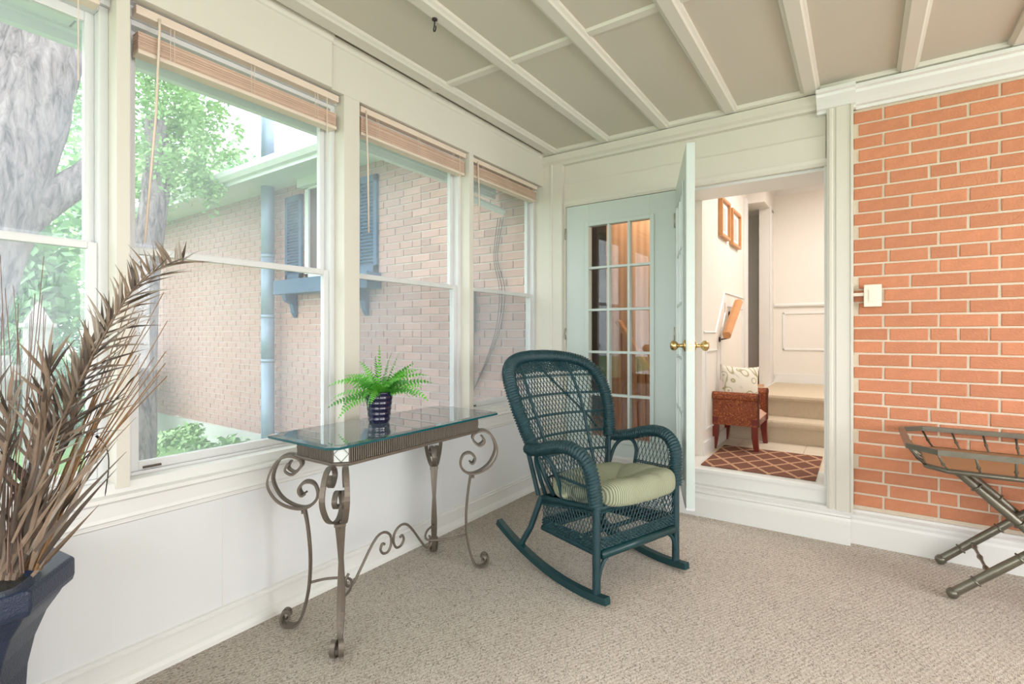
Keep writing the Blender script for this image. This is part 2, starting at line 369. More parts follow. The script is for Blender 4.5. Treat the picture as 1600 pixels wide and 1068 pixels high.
M['seatf'] = mat('bench_seat_fabric', srgb(200, 160, 140), 0.8)

# ------------------------------------------------------------------ room shell
XL = -2.14; W = 3.6; CZ = 2.70; XR = 3.0; YB = -2.6; GX = -2.26
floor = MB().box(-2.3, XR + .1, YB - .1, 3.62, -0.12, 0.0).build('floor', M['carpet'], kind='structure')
ceiling = MB().box(-2.3, XR + .1, YB - .1, 3.75, CZ, CZ + 0.1).build('ceiling', M['ceil'], kind='structure')
# ceiling battens (profiled): flat board, two side beads
def batten(x0, x1, y0=YB, y1=3.56):
    z = CZ
    pr = [(x0, z), (x0, z - .016), (x0 + .012, z - .022), (x0 + .02, z - .03), (x1 - .02, z - .03), (x1 - .012, z - .022), (x1, z - .016), (x1, z)]
    MB().prism(pr, 'y', y0, y1).build('batten', M['cream'], ceiling)
for x0, x1 in [(-2.095, -1.985), (-1.625, -1.535), (-1.18, -1.09), (-0.745, -0.65), (-0.295, -0.195), (0.165, 0.262), (0.61, 0.705), (1.06, 1.15), (1.505, 1.6), (1.95, 2.045), (2.4, 2.49)]:
    batten(x0, x1)
for y in (2.235, 0.95, -0.4, -1.7):
    xs = [XL, -2.095, -1.985, -1.625, -1.535, -1.18, -1.09, -0.745, -0.65, -0.295, -0.195, 0.165, 0.262, 0.61, 0.705, 1.06, 1.15, 1.505, 1.6, 1.95, 2.045, 2.4, 2.49, XR]
    for a, b_ in zip(xs[0::2], xs[1::2]):
        MB().prism([(y - .03, CZ), (y - .022, CZ - .012), (y + .022, CZ - .012), (y + .03, CZ)], 'x', a, b_).build('cross_batten', M['cream'], ceiling)
# bead along the back of the ceiling, and ledger board
MB().prism([(3.50, CZ), (3.505, CZ - .022), (3.53, CZ - .03), (3.56, CZ - .03), (3.56, CZ)], 'x', XL, XR).build('edge_batten', M['cream'], ceiling)
t_ledger = MB().prism([(3.525, 2.665), (3.62, 2.665), (3.62, 2.585), (3.56, 2.585), (3.548, 2.60), (3.525, 2.612)], 'x', XL, -0.20).build('trim_1', M['cream'], kind='structure')

# left wall: low panelled wall, header, posts
lw = MB()
lw.box(XL - .2, XL, YB, W + .02, -0.1, 0.66)
lw.box(XL - .2, XL - .03, YB, W + .02, 2.437, CZ); lw.box(XL - .2, XL - .06, YB, W + .02, 2.3965, 2.44)
lw_o = lw.build('wall_left', M['panelw'], kind='structure')
MB().box(XL - .03, XL + .012, YB, 1.539, 2.437, 2.69).build('header_board', M['cream'], lw_o, bevel=0.003)
MB().box(XL - .03, XL, 1.541, 3.56, 2.437, 2.69).build('header_board', M['cream'], lw_o)
MB().prism([(XL, 2.655), (XL + .008, 2.66), (XL + .012, 2.672), (XL + .022, 2.69), (XL, 2.69)], 'y', 1.545, 3.54).build('header_bead', M['cream'], lw_o)
MB().prism([(XL + .012, 2.655), (XL + .02, 2.66), (XL + .024, 2.672), (XL + .034, 2.69), (XL + .012, 2.69)], 'y', YB, 1.539).build('header_bead', M['cream'], lw_o)
# wall boards and mouldings under the windows
MB().box(XL, XL + .012, YB, 3.56, 0.575, 0.655).build('apron_board', M['white'], lw_o, bevel=0.003)
MB().prism([(XL, .60), (XL + .012, .60), (XL + .016, .588), (XL + .008, .578), (XL + .010, .570), (XL, .563)], 'y', YB, 3.56).build('panel_moulding', M['white'], lw_o)
MB().box(XL, XL + .010, YB, 3.56, 0.0, 0.105).build('base_board', M['white'], lw_o)
MB().prism([(XL, .098), (XL + .014, .098), (XL + .016, .108), (XL + .008, .114), (XL + .010, .122), (XL, .126)], 'y', YB, 3.56).build('panel_moulding', M['white'], lw_o)
MB().prism([(XL, 0), (XL + .034, 0), (XL + .032, .016), (XL + .024, .03), (XL + .01, .04), (XL, .04)], 'y', YB, 3.56).build('baseboard_left', M['white'], kind='structure')
for y in (-0.25, 1.03, 2.33):
    MB().box(XL, XL + .002, y - .004, y + .004, .126, .563).build('joint_strip', M['white'], lw_o)
# sill (stool)
sill = MB().prism([(XL - .2, .66), (XL + .016, .648), (XL + .024, .656), (XL + .018, .668), (XL - .012, .672), (XL - .012, .708), (XL - .2, .708)], 'y', YB, 3.565)
sill.build('trim_2', M['white'], kind='structure')
posts = [(-2.25, -2.205), (-1.27, -1.225), (-0.285, -0.24), (0.67, 0.711), (1.617, 1.712), (2.608, 2.652), (3.555, 3.60)]
for i, (a, b_) in enumerate(posts):
    MB().box(XL - .16, XL, a, b_, .69, 2.437).build('trim_%d' % (3 + i), M['cream'], kind='structure', bevel=0.002)
    # stops on both sides of each post
tn = 10
# windows
def window(n, y0, y1, screen=True):
    w = bpy.data.objects.new('window_%d' % n, None); C.objects.link(w); w['kind'] = 'structure'; w['label'] = 'white double-hung window'
    x = GX; zt = 2.395; zm = 1.55; zb = .708
    # outer frame
    fr = MB()
    fr.box(x - .03, x + .045, y0, y0 + .028, zb, zt); fr.box(x - .03, x + .045, y1 - .028, y1, zb, zt)
    fr.box(x - .03, x + .045, y0 + .028, y1 - .028, zt - .02, zt); fr.box(x - .03, x + .045, y0 + .028, y1 - .028, zb, zb + .012)
    fr.build('frame', M['alu'], w, bevel=0.002)
    a, b_ = y0 + .028, y1 - .028
    def sash(xx, z0, z1, rl, rb, rt):
        s = MB(); t = .014
        s.box(xx - t, xx + t, a, a + rl, z0, z1); s.box(xx - t, xx + t, b_ - rl, b_, z0, z1)
        s.box(xx - t, xx + t, a + rl, b_ - rl, z0, z0 + rb); s.box(xx - t, xx + t, a + rl, b_ - rl, z1 - rt, z1)
        o = s.build('sash', M['alu'], w, bevel=0.002)
        g = MB().box(xx - .0015, xx + .0015, a + rl - .004, b_ - rl + .004, z0 + rb - .004, z1 - rt + .004).build('pane', M['glass'], o)
    sash(x - .014, zm - .012, zt - .02, .028, .026, .035)
    sash(x + .018, zb + .012, zm + .006, .028, .032, .024)
    if screen:
        sc = MB().box(x - .0325, x - .0315, a, b_, zb + .012, zm).build('insect_screen', M['screen'], w)
    # latch on the sash rail
    MB().box(x + .03, x + .04, a + .04, a + .10, zb + .018, zb + .026).build('tilt_latch', M['groove'], w)
wins = []
for i, ((a0, a1), (b0, b1)) in enumerate(zip(posts[:-1], posts[1:])):
    window(i + 1, a1, b0, screen=(i >= 4))

# blinds
def blind(y0, y1, drop, n, label, ztop=2.432, wand=None, tilt=0.0):
    t = thing('wooden_blind', label, 'window blind', (-2.19, (y0 + y1) / 2, ztop), 0, 'raised wooden blinds'); hw = (y1 - y0) / 2
    MB().box(-.012, .03, -hw, hw, -.032, 0).build('headrail', M['blindr'], t, bevel=0.003)
    zb = -drop; pitch = .0043; n = min(n, int((drop - .05) / pitch))
    for k in range(n):
        z = zb + .021 + k * pitch; x0 = random.uniform(-.002, .002); tl = random.uniform(-.002, .003) - tilt
        s = MB().add([(x0 - .03, -hw + .01, z + tl), (x0 + .02, -hw + .01, z), (x0 + .02, hw - .01, z), (x0 - .03, hw - .01, z + tl),
                      (x0 - .03, -hw + .01, z + tl - .0028), (x0 + .02, -hw + .01, z - .0028), (x0 + .02, hw - .01, z - .0028), (x0 - .03, hw - .01, z + tl - .0028)],
                     [(0, 1, 2, 3), (7, 6, 5, 4), (1, 5, 6, 2), (0, 3, 7, 4), (0, 4, 5, 1), (2, 6, 7, 3)])
        s.build('slat', M['blind'], t)
    MB().box(-.032, .024, -hw + .008, hw - .008, zb, zb + .016).build('bottom_rail', M['blindr'], t, bevel=0.004)
    for yy in (-hw * .72, 0, hw * .72):
        m = MB(); m.box(.0215, .0225, yy - .008, yy - .006, zb, -.03); m.box(.0215, .0225, yy + .006, yy + .008, zb, -.03)
        m.build('ladder_cord', M['blindr'], t)
    if wand:
        yy, L_, dy = wand
        MB().tube([(.034, yy, -.02), (.036, yy, -.06), (.04, yy + dy * .3, -.06 - L_ * .4), (.03, yy + dy, -.06 - L_)], .0045, 6).build('tilt_wand', M['blindr'], t, smooth=True)
    MB().tube([(.032, hw - .07, -.03), (.034, hw - .07, -.35)], .0018, 5).build('lift_cord', M['blindr'], t)
    return t
blind(0.735, 1.60, 0.170, 15, 'tan wooden blind drawn up at the widest window behind the palm', ztop=2.428, wand=(-.36, .80, -.045))
blind(1.735, 2.60, 0.148, 18, 'tan wooden blind drawn up above the fern', wand=(-.40, .60, 0.02))
blind(2.675, 3.50, 0.132, 16, 'tan wooden blind drawn up at the window nearest the corner', wand=(-.37, .42, .02))
blind(-0.22, 0.64, 0.062, 6, 'tan wooden blind drawn up at the window left of the palm')

# ------------------------------------------------------------------ back wall: doors, casing, brick
zf = 0.30     # foyer floor
# structural wall around the openings
bw = MB()
bw.box(-2.3, -1.965, 3.62, 3.95, 0, 2.75)
bw.box(-1.965, -0.165, 3.625, 3.95, 2.29, 2.75)
bw.box(-0.165, 3.1, 3.626, 3.95, 0, 2.75)
bw.box(-1.965, -0.165, 3.625, 3.95, -0.1, 0.285)
bw.box(-1.071, -1.03, 3.63, 3.95, .285, 2.29)
wall_back = bw.build('wall_back', M['mortar'], kind='structure')
# corner post of two stacked boards
MB().prism([(-2.14, 3.555), (-2.075, 3.555), (-2.07, 3.548), (-2.055, 3.548), (-2.05, 3.556), (-1.965, 3.556), (-1.965, 3.62), (-2.14, 3.62)], 'z', .19, 2.61).build('trim_10', M['cream'], kind='structure')
# head boards above the doors
MB().box(-1.965, -0.17, 3.603, 3.625, 2.438, 2.60).build('trim_11', M['cream'], kind='structure', bevel=0.002)
MB().box(-1.965, -0.17, 3.592, 3.625, 2.292, 2.436).build('trim_12', M['cream'], kind='structure', bevel=0.003)
MB().prism([(3.585, 2.292), (3.59, 2.27), (3.60, 2.252), (3.63, 2.252), (3.63, 2.292)], 'x', -1.97, -0.165).build('trim_13', M['cream'], kind='structure')
MB().box(-1.965, -1.951, 3.60, 3.64, .30, 2.26).build('trim_14', M['cream'], kind='structure')
MB().box(-1.069, -1.035, 3.597, 3.64, .30, 2.26).build('trim_15', M['cream'], kind='structure')
MB().box(-1.04, -0.165, 3.64, 3.95, 2.235, 2.30).build('trim_16', M['white'], kind='structure')
# right pilaster
pil = [(-0.165, 3.63), (-0.165, 3.56), (-0.150, 3.552), (-0.138, 3.552), (-0.132, 3.558), (-0.122, 3.558), (-0.116, 3.552), (-0.050, 3.552), (-0.044, 3.545), (-0.032, 3.545), (-0.032, 3.63)]
MB().prism(pil, 'z', .19, 2.60).build('trim_17', M['cream'], kind='structure')
MB().box(-0.18, -0.16, 3.60, 3.95, .30, 2.25).build('trim_18', M['white'], kind='structure')
# crown over brick and its return over the pilaster
def crown(x0, x1, yo):
    pr = [(3.62, 2.665), (3.48 + yo, 2.665), (3.48 + yo, 2.645), (3.50 + yo, 2.64), (3.505 + yo, 2.625), (3.535 + yo, 2.60), (3.56 + yo, 2.575), (3.585 + yo, 2.572), (3.585 + yo, 2.555), (3.62, 2.555)]
    return MB().prism(pr, 'x', x0, x1)
cb = crown(-0.035, XR, 0.02).build('trim_19', M['white'], kind='structure')
crown(-0.215, -0.02, -0.02).build('trim_20', M['white'], kind='structure')
# base block below the doors, sill and threshold
bpf = [(3.535, 0), (3.63, 0), (3.63, .30), (3.605, .30), (3.602, .205), (3.562, .20), (3.556, .192), (3.560, .176), (3.548, .17), (3.546, .158), (3.552, .150), (3.548, .135), (3.538, .12)]
MB().prism(bpf, 'x', -2.10, -0.045).build('baseboard_back', M['white'], kind='structure')
MB().prism([(3.59, .285), (3.59, .305), (3.60, .313), (3.96, .313), (3.96, .285)], 'x', -1.04, -0.165).build('trim_21', M['white'], kind='structure')
MB().prism([(3.58, .295), (3.58, .312), (3.64, .314), (3.64, .295)], 'x', -1.96, -1.04).build('trim_22', M['white'], kind='structure')
bpf2 = [(3.588, 0), (3.63, 0), (3.63, .198), (3.606, .198), (3.602, .185), (3.592, .178), (3.598, .166), (3.590, .155), (3.592, .14), (3.588, .125)]
MB().prism(bpf2, 'x', -0.045, XR).build('baseboard_back.001', M['white'], kind='structure')

# bricks
def brick_mesh(l, h, d, mtl, seed=0):
    bm = bmesh.new(); bmesh.ops.create_cube(bm, size=1)
    for v in bm.verts: v.co = Vector((v.co.x * l, v.co.y * d, v.co.z * h))
    es = [e for e in bm.edges if all(v.co.y < 0 for v in e.verts)]
    bmesh.ops.bevel(bm, geom=es, offset=0.003, segments=1, affect='EDGES')
    rnd = random.Random(seed)
    for v in bm.verts:
        v.co += Vector((rnd.uniform(-1, 1) * .0012, 0, rnd.uniform(-1, 1) * .0012))
    me = bpy.data.meshes.new('brick'); bm.to_mesh(me); bm.free(); me.materials.append(mtl); return me
def courses(z_ref, z0, z1, x0, x1, A=0.111, B=-0.012, L_=0.2455, HP=0.0752):
    """yields brick rectangles (xa, xb, za, zb); header courses every sixth"""
    k0 = math.floor((z0 - z_ref) / HP); k1 = math.ceil((z1 - z_ref) / HP); j = .0115
    for k in range(k0, k1):
        za = z_ref + k * HP + j / 2; zb = za + HP - j
        za = max(za, z0); zb = min(zb, z1)
        if zb - za < .015: continue
        if k % 6 == 0:
            xs = []; x = -0.008 - 0.73 * 30
            while x < x1 + 1:
                xs += [x, x + .18, x + .303, x + .425]; x += .668
        else:
            base = A if (k % 6) % 2 == 1 else B
            n0 = math.floor((x0 - base) / L_) - 1; xs = [base + L_ * n for n in range(n0, n0 + int((x1 - x0) / L_) + 4)]
        for a, b_ in zip(xs[:-1], xs[1:]):
            a = max(a + j / 2, x0); b2 = min(b_ - j / 2, x1)
            if b2 - a > .02: yield (a, b2, za, zb)
def lay(rects, yf, mtl, parent, dep=.02, nearest=None, limit=10**9):
    cache = {}; rest = MB(); rects = list(rects)
    if nearest: rects.sort(key=nearest)
    for i, (a, b_, za, zb) in enumerate(rects):
        off = random.uniform(-.0015, .0015)
        if i >= limit:
            rest.box(a, b_, yf + off, yf + dep, za, zb); continue
        key = (round(b_ - a, 2), round(zb - za, 3), random.randint(0, 2))
        if key not in cache: cache[key] = brick_mesh(b_ - a, zb - za, dep, mtl, hash(key) % 999)
        o = put('brick', cache[key], parent); o.location = ((a + b_) / 2, yf + dep / 2 + off, (za + zb) / 2)
        o.scale = ((b_ - a) / key[0] if False else 1, 1, 1)
    if rest.v: rest.build('brickwork', mtl, parent, kind='stuff')
lay(courses(1.192, .20, 2.556, -0.03, 1.75), 3.6205, M['brick'], wall_back)

# switch
sw = thing('light_switch', 'almond plastic light switch with rocker on the orange brick wall', 'light switch', (0.060, 3.605, 1.453))
MB().box(-.042, .042, -.038, 0, -.064, .064).build('switch_plate', M['switch'], sw, bevel=0.004)
MB().add([(-.017, -.038, -.034), (.017, -.038, -.034), (.017, -.038, .034), (-.017, -.038, .034), (-.017, -.042, -.034), (.017, -.042, -.034), (.017, -.046, .034), (-.017, -.046, .034)],
         [(4, 5, 6, 7), (0, 1, 5, 4), (1, 2, 6, 5), (2, 3, 7, 6), (3, 0, 4, 7)]).build('rocker', M['switch'], sw)
for zz in (-.05, .05): MB().lathe([(.0001, -.0395), (.003, -.0395), (.003, -.038)], 8, c=(0, zz), axis='y').build('screw', M['brass'], sw)
MB().box(-.115, -.040, -.014, 0, .012 - .012, .012 + .008).build('wire_channel', M['switch'], sw, bevel=0.002)

# ---- doors
def lite_door(n, Wd, Hd, ax0, ax1, bz0, bz1, label):
    """door in local coords: x 0..Wd, y thickness (front = -), z 0..Hd"""
    d = bpy.data.objects.new('door_%d' % n, None); C.objects.link(d); d['kind'] = 'structure'; d['label'] = label
    t = .022; m = MB()
    m.box(0, ax0, -t, t, 0, Hd); m.box(ax1, Wd, -t, t, 0, Hd); m.box(ax0, ax1, -t, t, 0, bz0); m.box(ax0, ax1, -t, t, bz1, Hd)
    m.build('slab', M['door'], d, bevel=0.002)
    for s in (-1, 1):   # raised lite frame
        f = MB(); y0 = s * t; y1 = s * (t + .010); e = .032
        f.box(ax0 - e, ax0, y0, y1, bz0 - e, bz1 + e); f.box(ax1, ax1 + e, y0, y1, bz0 - e, bz1 + e)
        f.box(ax0, ax1, y0, y1, bz0 - e, bz0); f.box(ax0, ax1, y0, y1, bz1, bz1 + e)
        f.build('lite_frame', M['door'], d, bevel=0.004)
    cw = (ax1 - ax0) / 3; rh = (bz1 - bz0) / 5
    for k in (1, 2): MB().box(ax0 + cw * k - .009, ax0 + cw * k + .009, -t - .004, t + .004, bz0, bz1).build('muntin', M['door'], d, bevel=0.002)
    for k in range(1, 5): MB().box(ax0, ax1, -t - .003, t + .003, bz0 + rh * k - .009, bz0 + rh * k + .009).build('muntin', M['door'], d, bevel=0.002)
    for i in range(3):
        for j in range(5):
            MB().box(ax0 + cw * i + .005, ax0 + cw * (i + 1) - .005, -.002, .002, bz0 + rh * j + .005, bz0 + rh * (j + 1) - .005).build('pane', M['glassc'], d)
    return d
d1 = lite_door(1, .876, 1.945, .200, .689, .135, 1.770, 'closed pale french door with fifteen panes')
d1.location = (-1.948, 3.622, .303)
for z in (.08, .93, 1.73):
    MB().tube([(-.003, -.027, z - .045), (-.003, -.027, z + .045)], .006, 8).build('hinge', M['hinge'], d1, smooth=True)
d2 = lite_door(2, .873, 1.955, .192, .681, .135, 1.770, 'open pale french door standing edge-on to the room')
d2.location = (-1.046, 3.585, .300); d2.rotation_euler = (0, 0, math.atan2(-.82, .30))
for z in (.05, .93, 1.73):
    MB().box(-.012, .0, -.030, -.018, z - .05, z + .05).build('hinge', M['hinge'], d2)
    MB().tube([(-.006, -.028, z - .05), (-.006, -.028, z + .05)], .007, 8).build('hinge_pin', M['hinge'], d2, smooth=True)
kz = .868
for s in (-1, 1):
    o = MB().lathe([(.0001, 0), (.033, 0), (.033, .004), (.022, .010), (.011, .014), (.010, .034), (.018, .040), (.027, .050), (.029, .060), (.026, .070), (.016, .078), (.0001, .080)], 20, c=(0, 0), axis='y')
    o.v = [(x + .873 - .065, s * (y + .022), z + kz) for (x, y, z) in o.v]
    o.build('door_knob', M['brass'], d2, smooth=True)
MB().box(.873, .8755, -.012, .012, kz - .028, kz + .028).build('latch_plate', M['brass'], d2)
MB().box(.8755, .8835, -.006, .006, kz - .011, kz + .011).build('latch_bolt', M['brass'], d2, bevel=0.002)
MB().box(0, .873, -.024, .024, -.012, .0).build('door_sweep', M['alu'], d2)

# wall behind / around camera (right & rear), openings for windows
MB().box(XR, XR + .15, YB, 3.63, -0.1, .75).box(XR, XR + .15, YB, 3.63, 2.4, 2.75).box(XR, XR + .15, 2.9, 3.63, .75, 2.4).box(XR, XR + .15, YB, -1.7, .75, 2.4).build('wall_right', M['white'], kind='structure')
MB().box(-2.34, XR + .15, YB - .15, YB, -0.1, .75).box(-2.34, XR + .15, YB - .15, YB, 2.4, 2.75).box(-2.34, -1.9, YB - .15, YB, .75, 2.4).box(2.5, XR + .15, YB - .15, YB, .75, 2.4).build('wall_rear', M['white'], kind='structure')

# ------------------------------------------------------------------ foyer
fz = .31
ff = MB().box(-1.0, 1.3, 3.96, 5.2, .0, fz - .006).build('floor.001', M['grout'], kind='structure')
for i in range(5):
    for j in range(5):
        x0 = -1.30 + i * .47 + .0; y0 = 3.96 + j * .30
        xa, xb = max(x0 + .002, -1.0), min(x0 + .467, 1.3); ya, yb = y0 + .002, min(y0 + .298, 4.83)
        if yb - ya < .02: continue
        MB().box(xa, xb, ya, yb, fz - .006, fz).build('tile', M['tile'], ff)
MB().box(-1.12, -.98, 3.95, 5.70, .0, 2.95).build('wall_left.001', M['foyer'], kind='structure')
MB().box(-2.6, 1.3, 6.35, 6.45, .5, 2.95).build('wall_back.001', M['foyer'], kind='structure')
MB().box(1.3, 1.4, 3.95, 6.45, 0, 2.95).build('wall_right.001', M['foyer'], kind='structure')
MB().box(-4.2, 1.4, 3.95, 9.3, 2.88, 2.95).build('ceiling.001', M['foyer'], kind='structure')
MB().box(-1.0, 1.3, 3.95, 3.96, 2.25, 2.9).build('wall_back.002', M['foyer'], kind='structure')
# hall casing at the top of the steps
MB().box(-.90, -.80, 6.02, 6.36, .69, 2.60).build('trim_23', M['foyer'], kind='structure')
MB().box(-1.12, -.80, 5.70, 6.36, 2.58, 2.90).build('trim_24', M['foyer'], kind='structure')
MB().box(-.98, -.955, 5.58, 5.71, .69, 2.62).build('trim_25', M['white'], kind='structure', bevel=0.004)
MB().box(-.80, -.785, 6.02, 6.10, .69, 2.60).build('trim_26', M['white'], kind='structure', bevel=0.004)
crp = [(-.0, 2.88), (.075, 2.88), (.07, 2.86), (.03, 2.82), (.01, 2.79), (0, 2.78)]
MB().prism([(6.35 - a, z) for a, z in crp], 'x', -.80, 1.3).build('trim_27', M['white'], kind='structure')
MB().prism([(-.80 + a, z) for a, z in crp], 'y', 5.6, 6.35).build('trim_28', M['white'], kind='structure')
# chair rail, picture-frame mouldings on back and left foyer wall
MB().prism([(6.35, 1.53), (6.325, 1.535), (6.32, 1.55), (6.33, 1.565), (6.35, 1.57)], 'x', -.785, 1.3).build('trim_29', M['white'], kind='structure')
def frame_mould(name, pts, w_, d_, mtl, parent=None, **kw):
    m = MB(); n = len(pts)
    for i in range(n):
        a, b_ = Vector(pts[i]), Vector(pts[(i + 1) % n]); t = (b_ - a).normalized()
        m.tube([a - t * w_ * .2, b_ + t * w_ * .2], w_ * .5, 6)
    return m.build(name, mtl, parent, **kw)
wbk = frame_mould('trim_30', [(-.70, 6.35, 1.06), (-.70, 6.35, 1.46), (.1, 6.35, 1.46), (.1, 6.35, 1.06)], .028, .01, M['white'], kind='structure')
MB().box(-.785, 1.3, 6.335, 6.35, .69, .79).build('baseboard_back.002', M['white'], kind='structure')
MB().box(-.98, -.965, 3.97, 4.80, fz, fz + .10).build('baseboard_left.001', M['white'], kind='structure')
lm = [(-.978, 3.99, 1.245), (-.978, 4.354, 1.245), (-.978, 4.685, 1.592), (-.978, 5.60, 1.592)]
MB().tube(lm, .010, 4).build('trim_31', M['white'], kind='structure')
frame_mould('trim_32', [(-.978, 4.05, .50), (-.978, 4.05, 1.10), (-.978, 4.42, 1.10), (-.978, 4.42, .50)], .018, .01, M['white'], kind='structure')
frame_mould('trim_33', [(-.978, 4.55, .85), (-.978, 4.55, 1.22), (-.978, 4.78, 1.48), (-.978, 5.50, 1.48), (-.978, 5.50, .85)], .018, .01, M['white'], kind='structure')
# outlet plate on the wall near rail
ol = thing('wall_outlet', 'white wall plate beside the wooden handrail', 'wall plate', (-.979, 4.75, 1.45))
MB().box(0, .008, -.035, .035, -.057, .057).build('plate', M['white'], ol, bevel=0.002)
MB().box(.008, .012, -.012, .012, -.02, .02).build('toggle', M['switch'], ol)
# stairs
st = thing('carpeted_stairs', 'beige carpeted steps up from the foyer tiles', 'stairs', (0, 4.82, fz))
def step(y0, y1, z0, z1):
    r_ = .022
    pr = [(y1, z0), (y0, z0), (y0, z1 - .055)] + [(y0 - .028 + r_ - r_ * math.cos(a), z1 - r_ - .012 + (r_ + .012) * math.sin(a)) for a in [R(q) for q in (-70, -30, 0, 30, 60, 90)]] + [(y1, z1)]
    MB().prism([(a - 4.82, b_ - fz) for a, b_ in pr], 'x', -.978, 1.29).build('step', M['stair'], st, smooth=False)
step(4.82, 5.14, fz, .50); 
MB().prism([(.24, 0), (.24, .33), (.215, .335), (.206, .355), (.212, .374), (.23, .38), (1.52, .38), (1.52, 0)], 'x', -.785, 1.29).build('landing', M['stair'], st)
MB().prism([(.24, 0), (.24, .33), (.215, .335), (.206, .355), (.212, .374), (.23, .38), (.87, .38), (.87, 0)], 'x', -.978, -.785).build('landing', M['stair'], st)
MB().box(-4.2, -.9, 5.70, 9.3, .60, .688).build('floor.002', M['oak'], kind='structure')
MB().box(-4.2, -4.1, 5.70, 9.3, .6, 2.95).build('wall_left.002', M['foyer'], kind='structure')
hb = MB(); hb.box(-4.2, -1.9, 9.2, 9.3, .6, 2.95); hb.box(-.9, -.8, 6.45, 9.3, .6, 2.95); hb.box(-1.9, -.9, 9.2, 9.3, .6, 2.95)
hb.build('wall_back.003', M['foyer'], kind='structure')
hw = bpy.data.objects.new('window_7', None); C.objects.link(hw); hw['kind'] = 'structure'; hw['label'] = 'narrow hall window'; hw.location = (-1.42, 9.19, 1.5)
frame_mould('frame', [(-.2, 0, -.6), (-.2, 0, .6), (.2, 0, .6), (.2, 0, -.6)], .06, .02, M['white'], hw)
MB().box(-.18, .18, -.008, .008, -.58, .58).build('shade', M['lampshade'], hw)

# handrail
hr = thing('stair_handrail', 'short sloping oak handrail on the foyer wall above the bench', 'handrail', (-.91, 4.45, 1.22))
a = Vector((0, 0, 0)); b_ = Vector((0, .50, .30))
pr = [(.9, 0), (.75, .7), (0, 1.0), (-.75, .7), (-.9, 0), (-.6, -.8), (.6, -.8)]
MB().tube([a, a.lerp(b_, .5), b_], .038, prof=pr, up=(0, 0, 1)).build('rail', M['oak'], hr, bevel=0.004)
for t_ in (.12, .88):
    p = a.lerp(b_, t_)
    MB().tube([p + Vector((0, 0, -.03)), p + Vector((0, 0, -.06)), p + Vector((-.055, 0, -.07))], .006, 6).lathe([(.0001, p.x - .068), (.024, p.x - .068), (.02, p.x - .06), (.0001, p.x - .058)], 12, c=(p.y, p.z - .07), axis='x').build('bracket', M['black'], hr)

# pictures
def picture(y0, y1, z0, z1, label):
    t = thing('framed_print', label, 'picture', (-.979, (y0 + y1) / 2, (z0 + z1) / 2), 0, 'framed prints in the foyer')
    hy, hz = (y1 - y0) / 2, (z1 - z0) / 2; m = MB(); e = .024; d = .035
    m.box(0, d, -hy, -hy + e, -hz, hz); m.box(0, d, hy - e, hy, -hz, hz); m.box(0, d, -hy + e, hy - e, -hz, -hz + e); m.box(0, d, -hy + e, hy - e, hz - e, hz)
    m.build('frame', M['oak'], t, bevel=0.003)
    MB().box(0, .012, -hy + e, hy - e, -hz + e, hz - e).build('mount', M['paper'], t)
    MB().box(.012, .013, -hy * .45, hy * .45, -hz * .6, hz * .6).build('print', M['art'], t)
picture(4.47, 4.80, 2.055, 2.385, 'oak framed pale print, the nearer of two on the foyer wall')
picture(4.90, 5.28, 2.045, 2.375, 'oak framed pale print, the farther of two on the foyer wall')

# bench with rolled arms
bn = thing('upholstered_bench', 'small rust patterned bench with rolled arms and dark wooden legs', 'bench', (-.815, 4.515, fz))
# local: x -.17...17 (front = +x), y -.25...25
for sx in (-1, 1):
    for sy in (-1, 1):
        x, y = sx * .145 + (0 if sx < 0 else .0), sy * .22
        MB().tube([(x + sx * .012, y, 0), (x, y, .12), (x, y, .26)], [.017, .023, .026], prof=[(1, 1), (-1, 1), (-1, -1), (1, -1)], up=(1, 0, 0)).build('leg', M['mahog'], bn, bevel=0.003)
for s in (-1, 1):
    pr = [(s * .205, .20), (s * .245, .20), (s * .245, .40)] + [(s * (.248 + .028 * math.cos(a)), .432 + .032 * math.sin(a)) for a in [R(q) for q in (-50, -10, 30, 70, 110, 150)]] + [(s * .205, .43)]
    ar = MB().prism(pr, 'x', -.16, .165).build('arm', M['benchf'], bn)
    MB().tube([(.168, s * .205, .20), (.168, s * .205, .43), (.168, s * .225, .462), (.168, s * .262, .455), (.168, s * .275, .43), (.168, s * .248, .40), (.168, s * .245, .20)], .006, 5).build('piping', M['piping'], ar)
MB().box(-.16, .165, -.205, .205, .20, .255).build('seat_frame', M['mahog'], bn)
cu = MB()
nx, ny = 10, 14
vs = []; fs = []
for i in range(nx + 1):
    for j in range(ny + 1):
        a_, c_ = i / nx * 2 - 1, j / ny * 2 - 1
        vs.append((a_ * .165 + .005, c_ * .203, .255 + .055 * (1 - a_ ** 6) * (1 - c_ ** 6)))
for i in range(nx):
    for j in range(ny):
        k = i * (ny + 1) + j; fs.append((k, k + ny + 1, k + ny + 2, k + 1))
cu.add(vs, fs).build('seat', M['seatf'], bn, smooth=True)
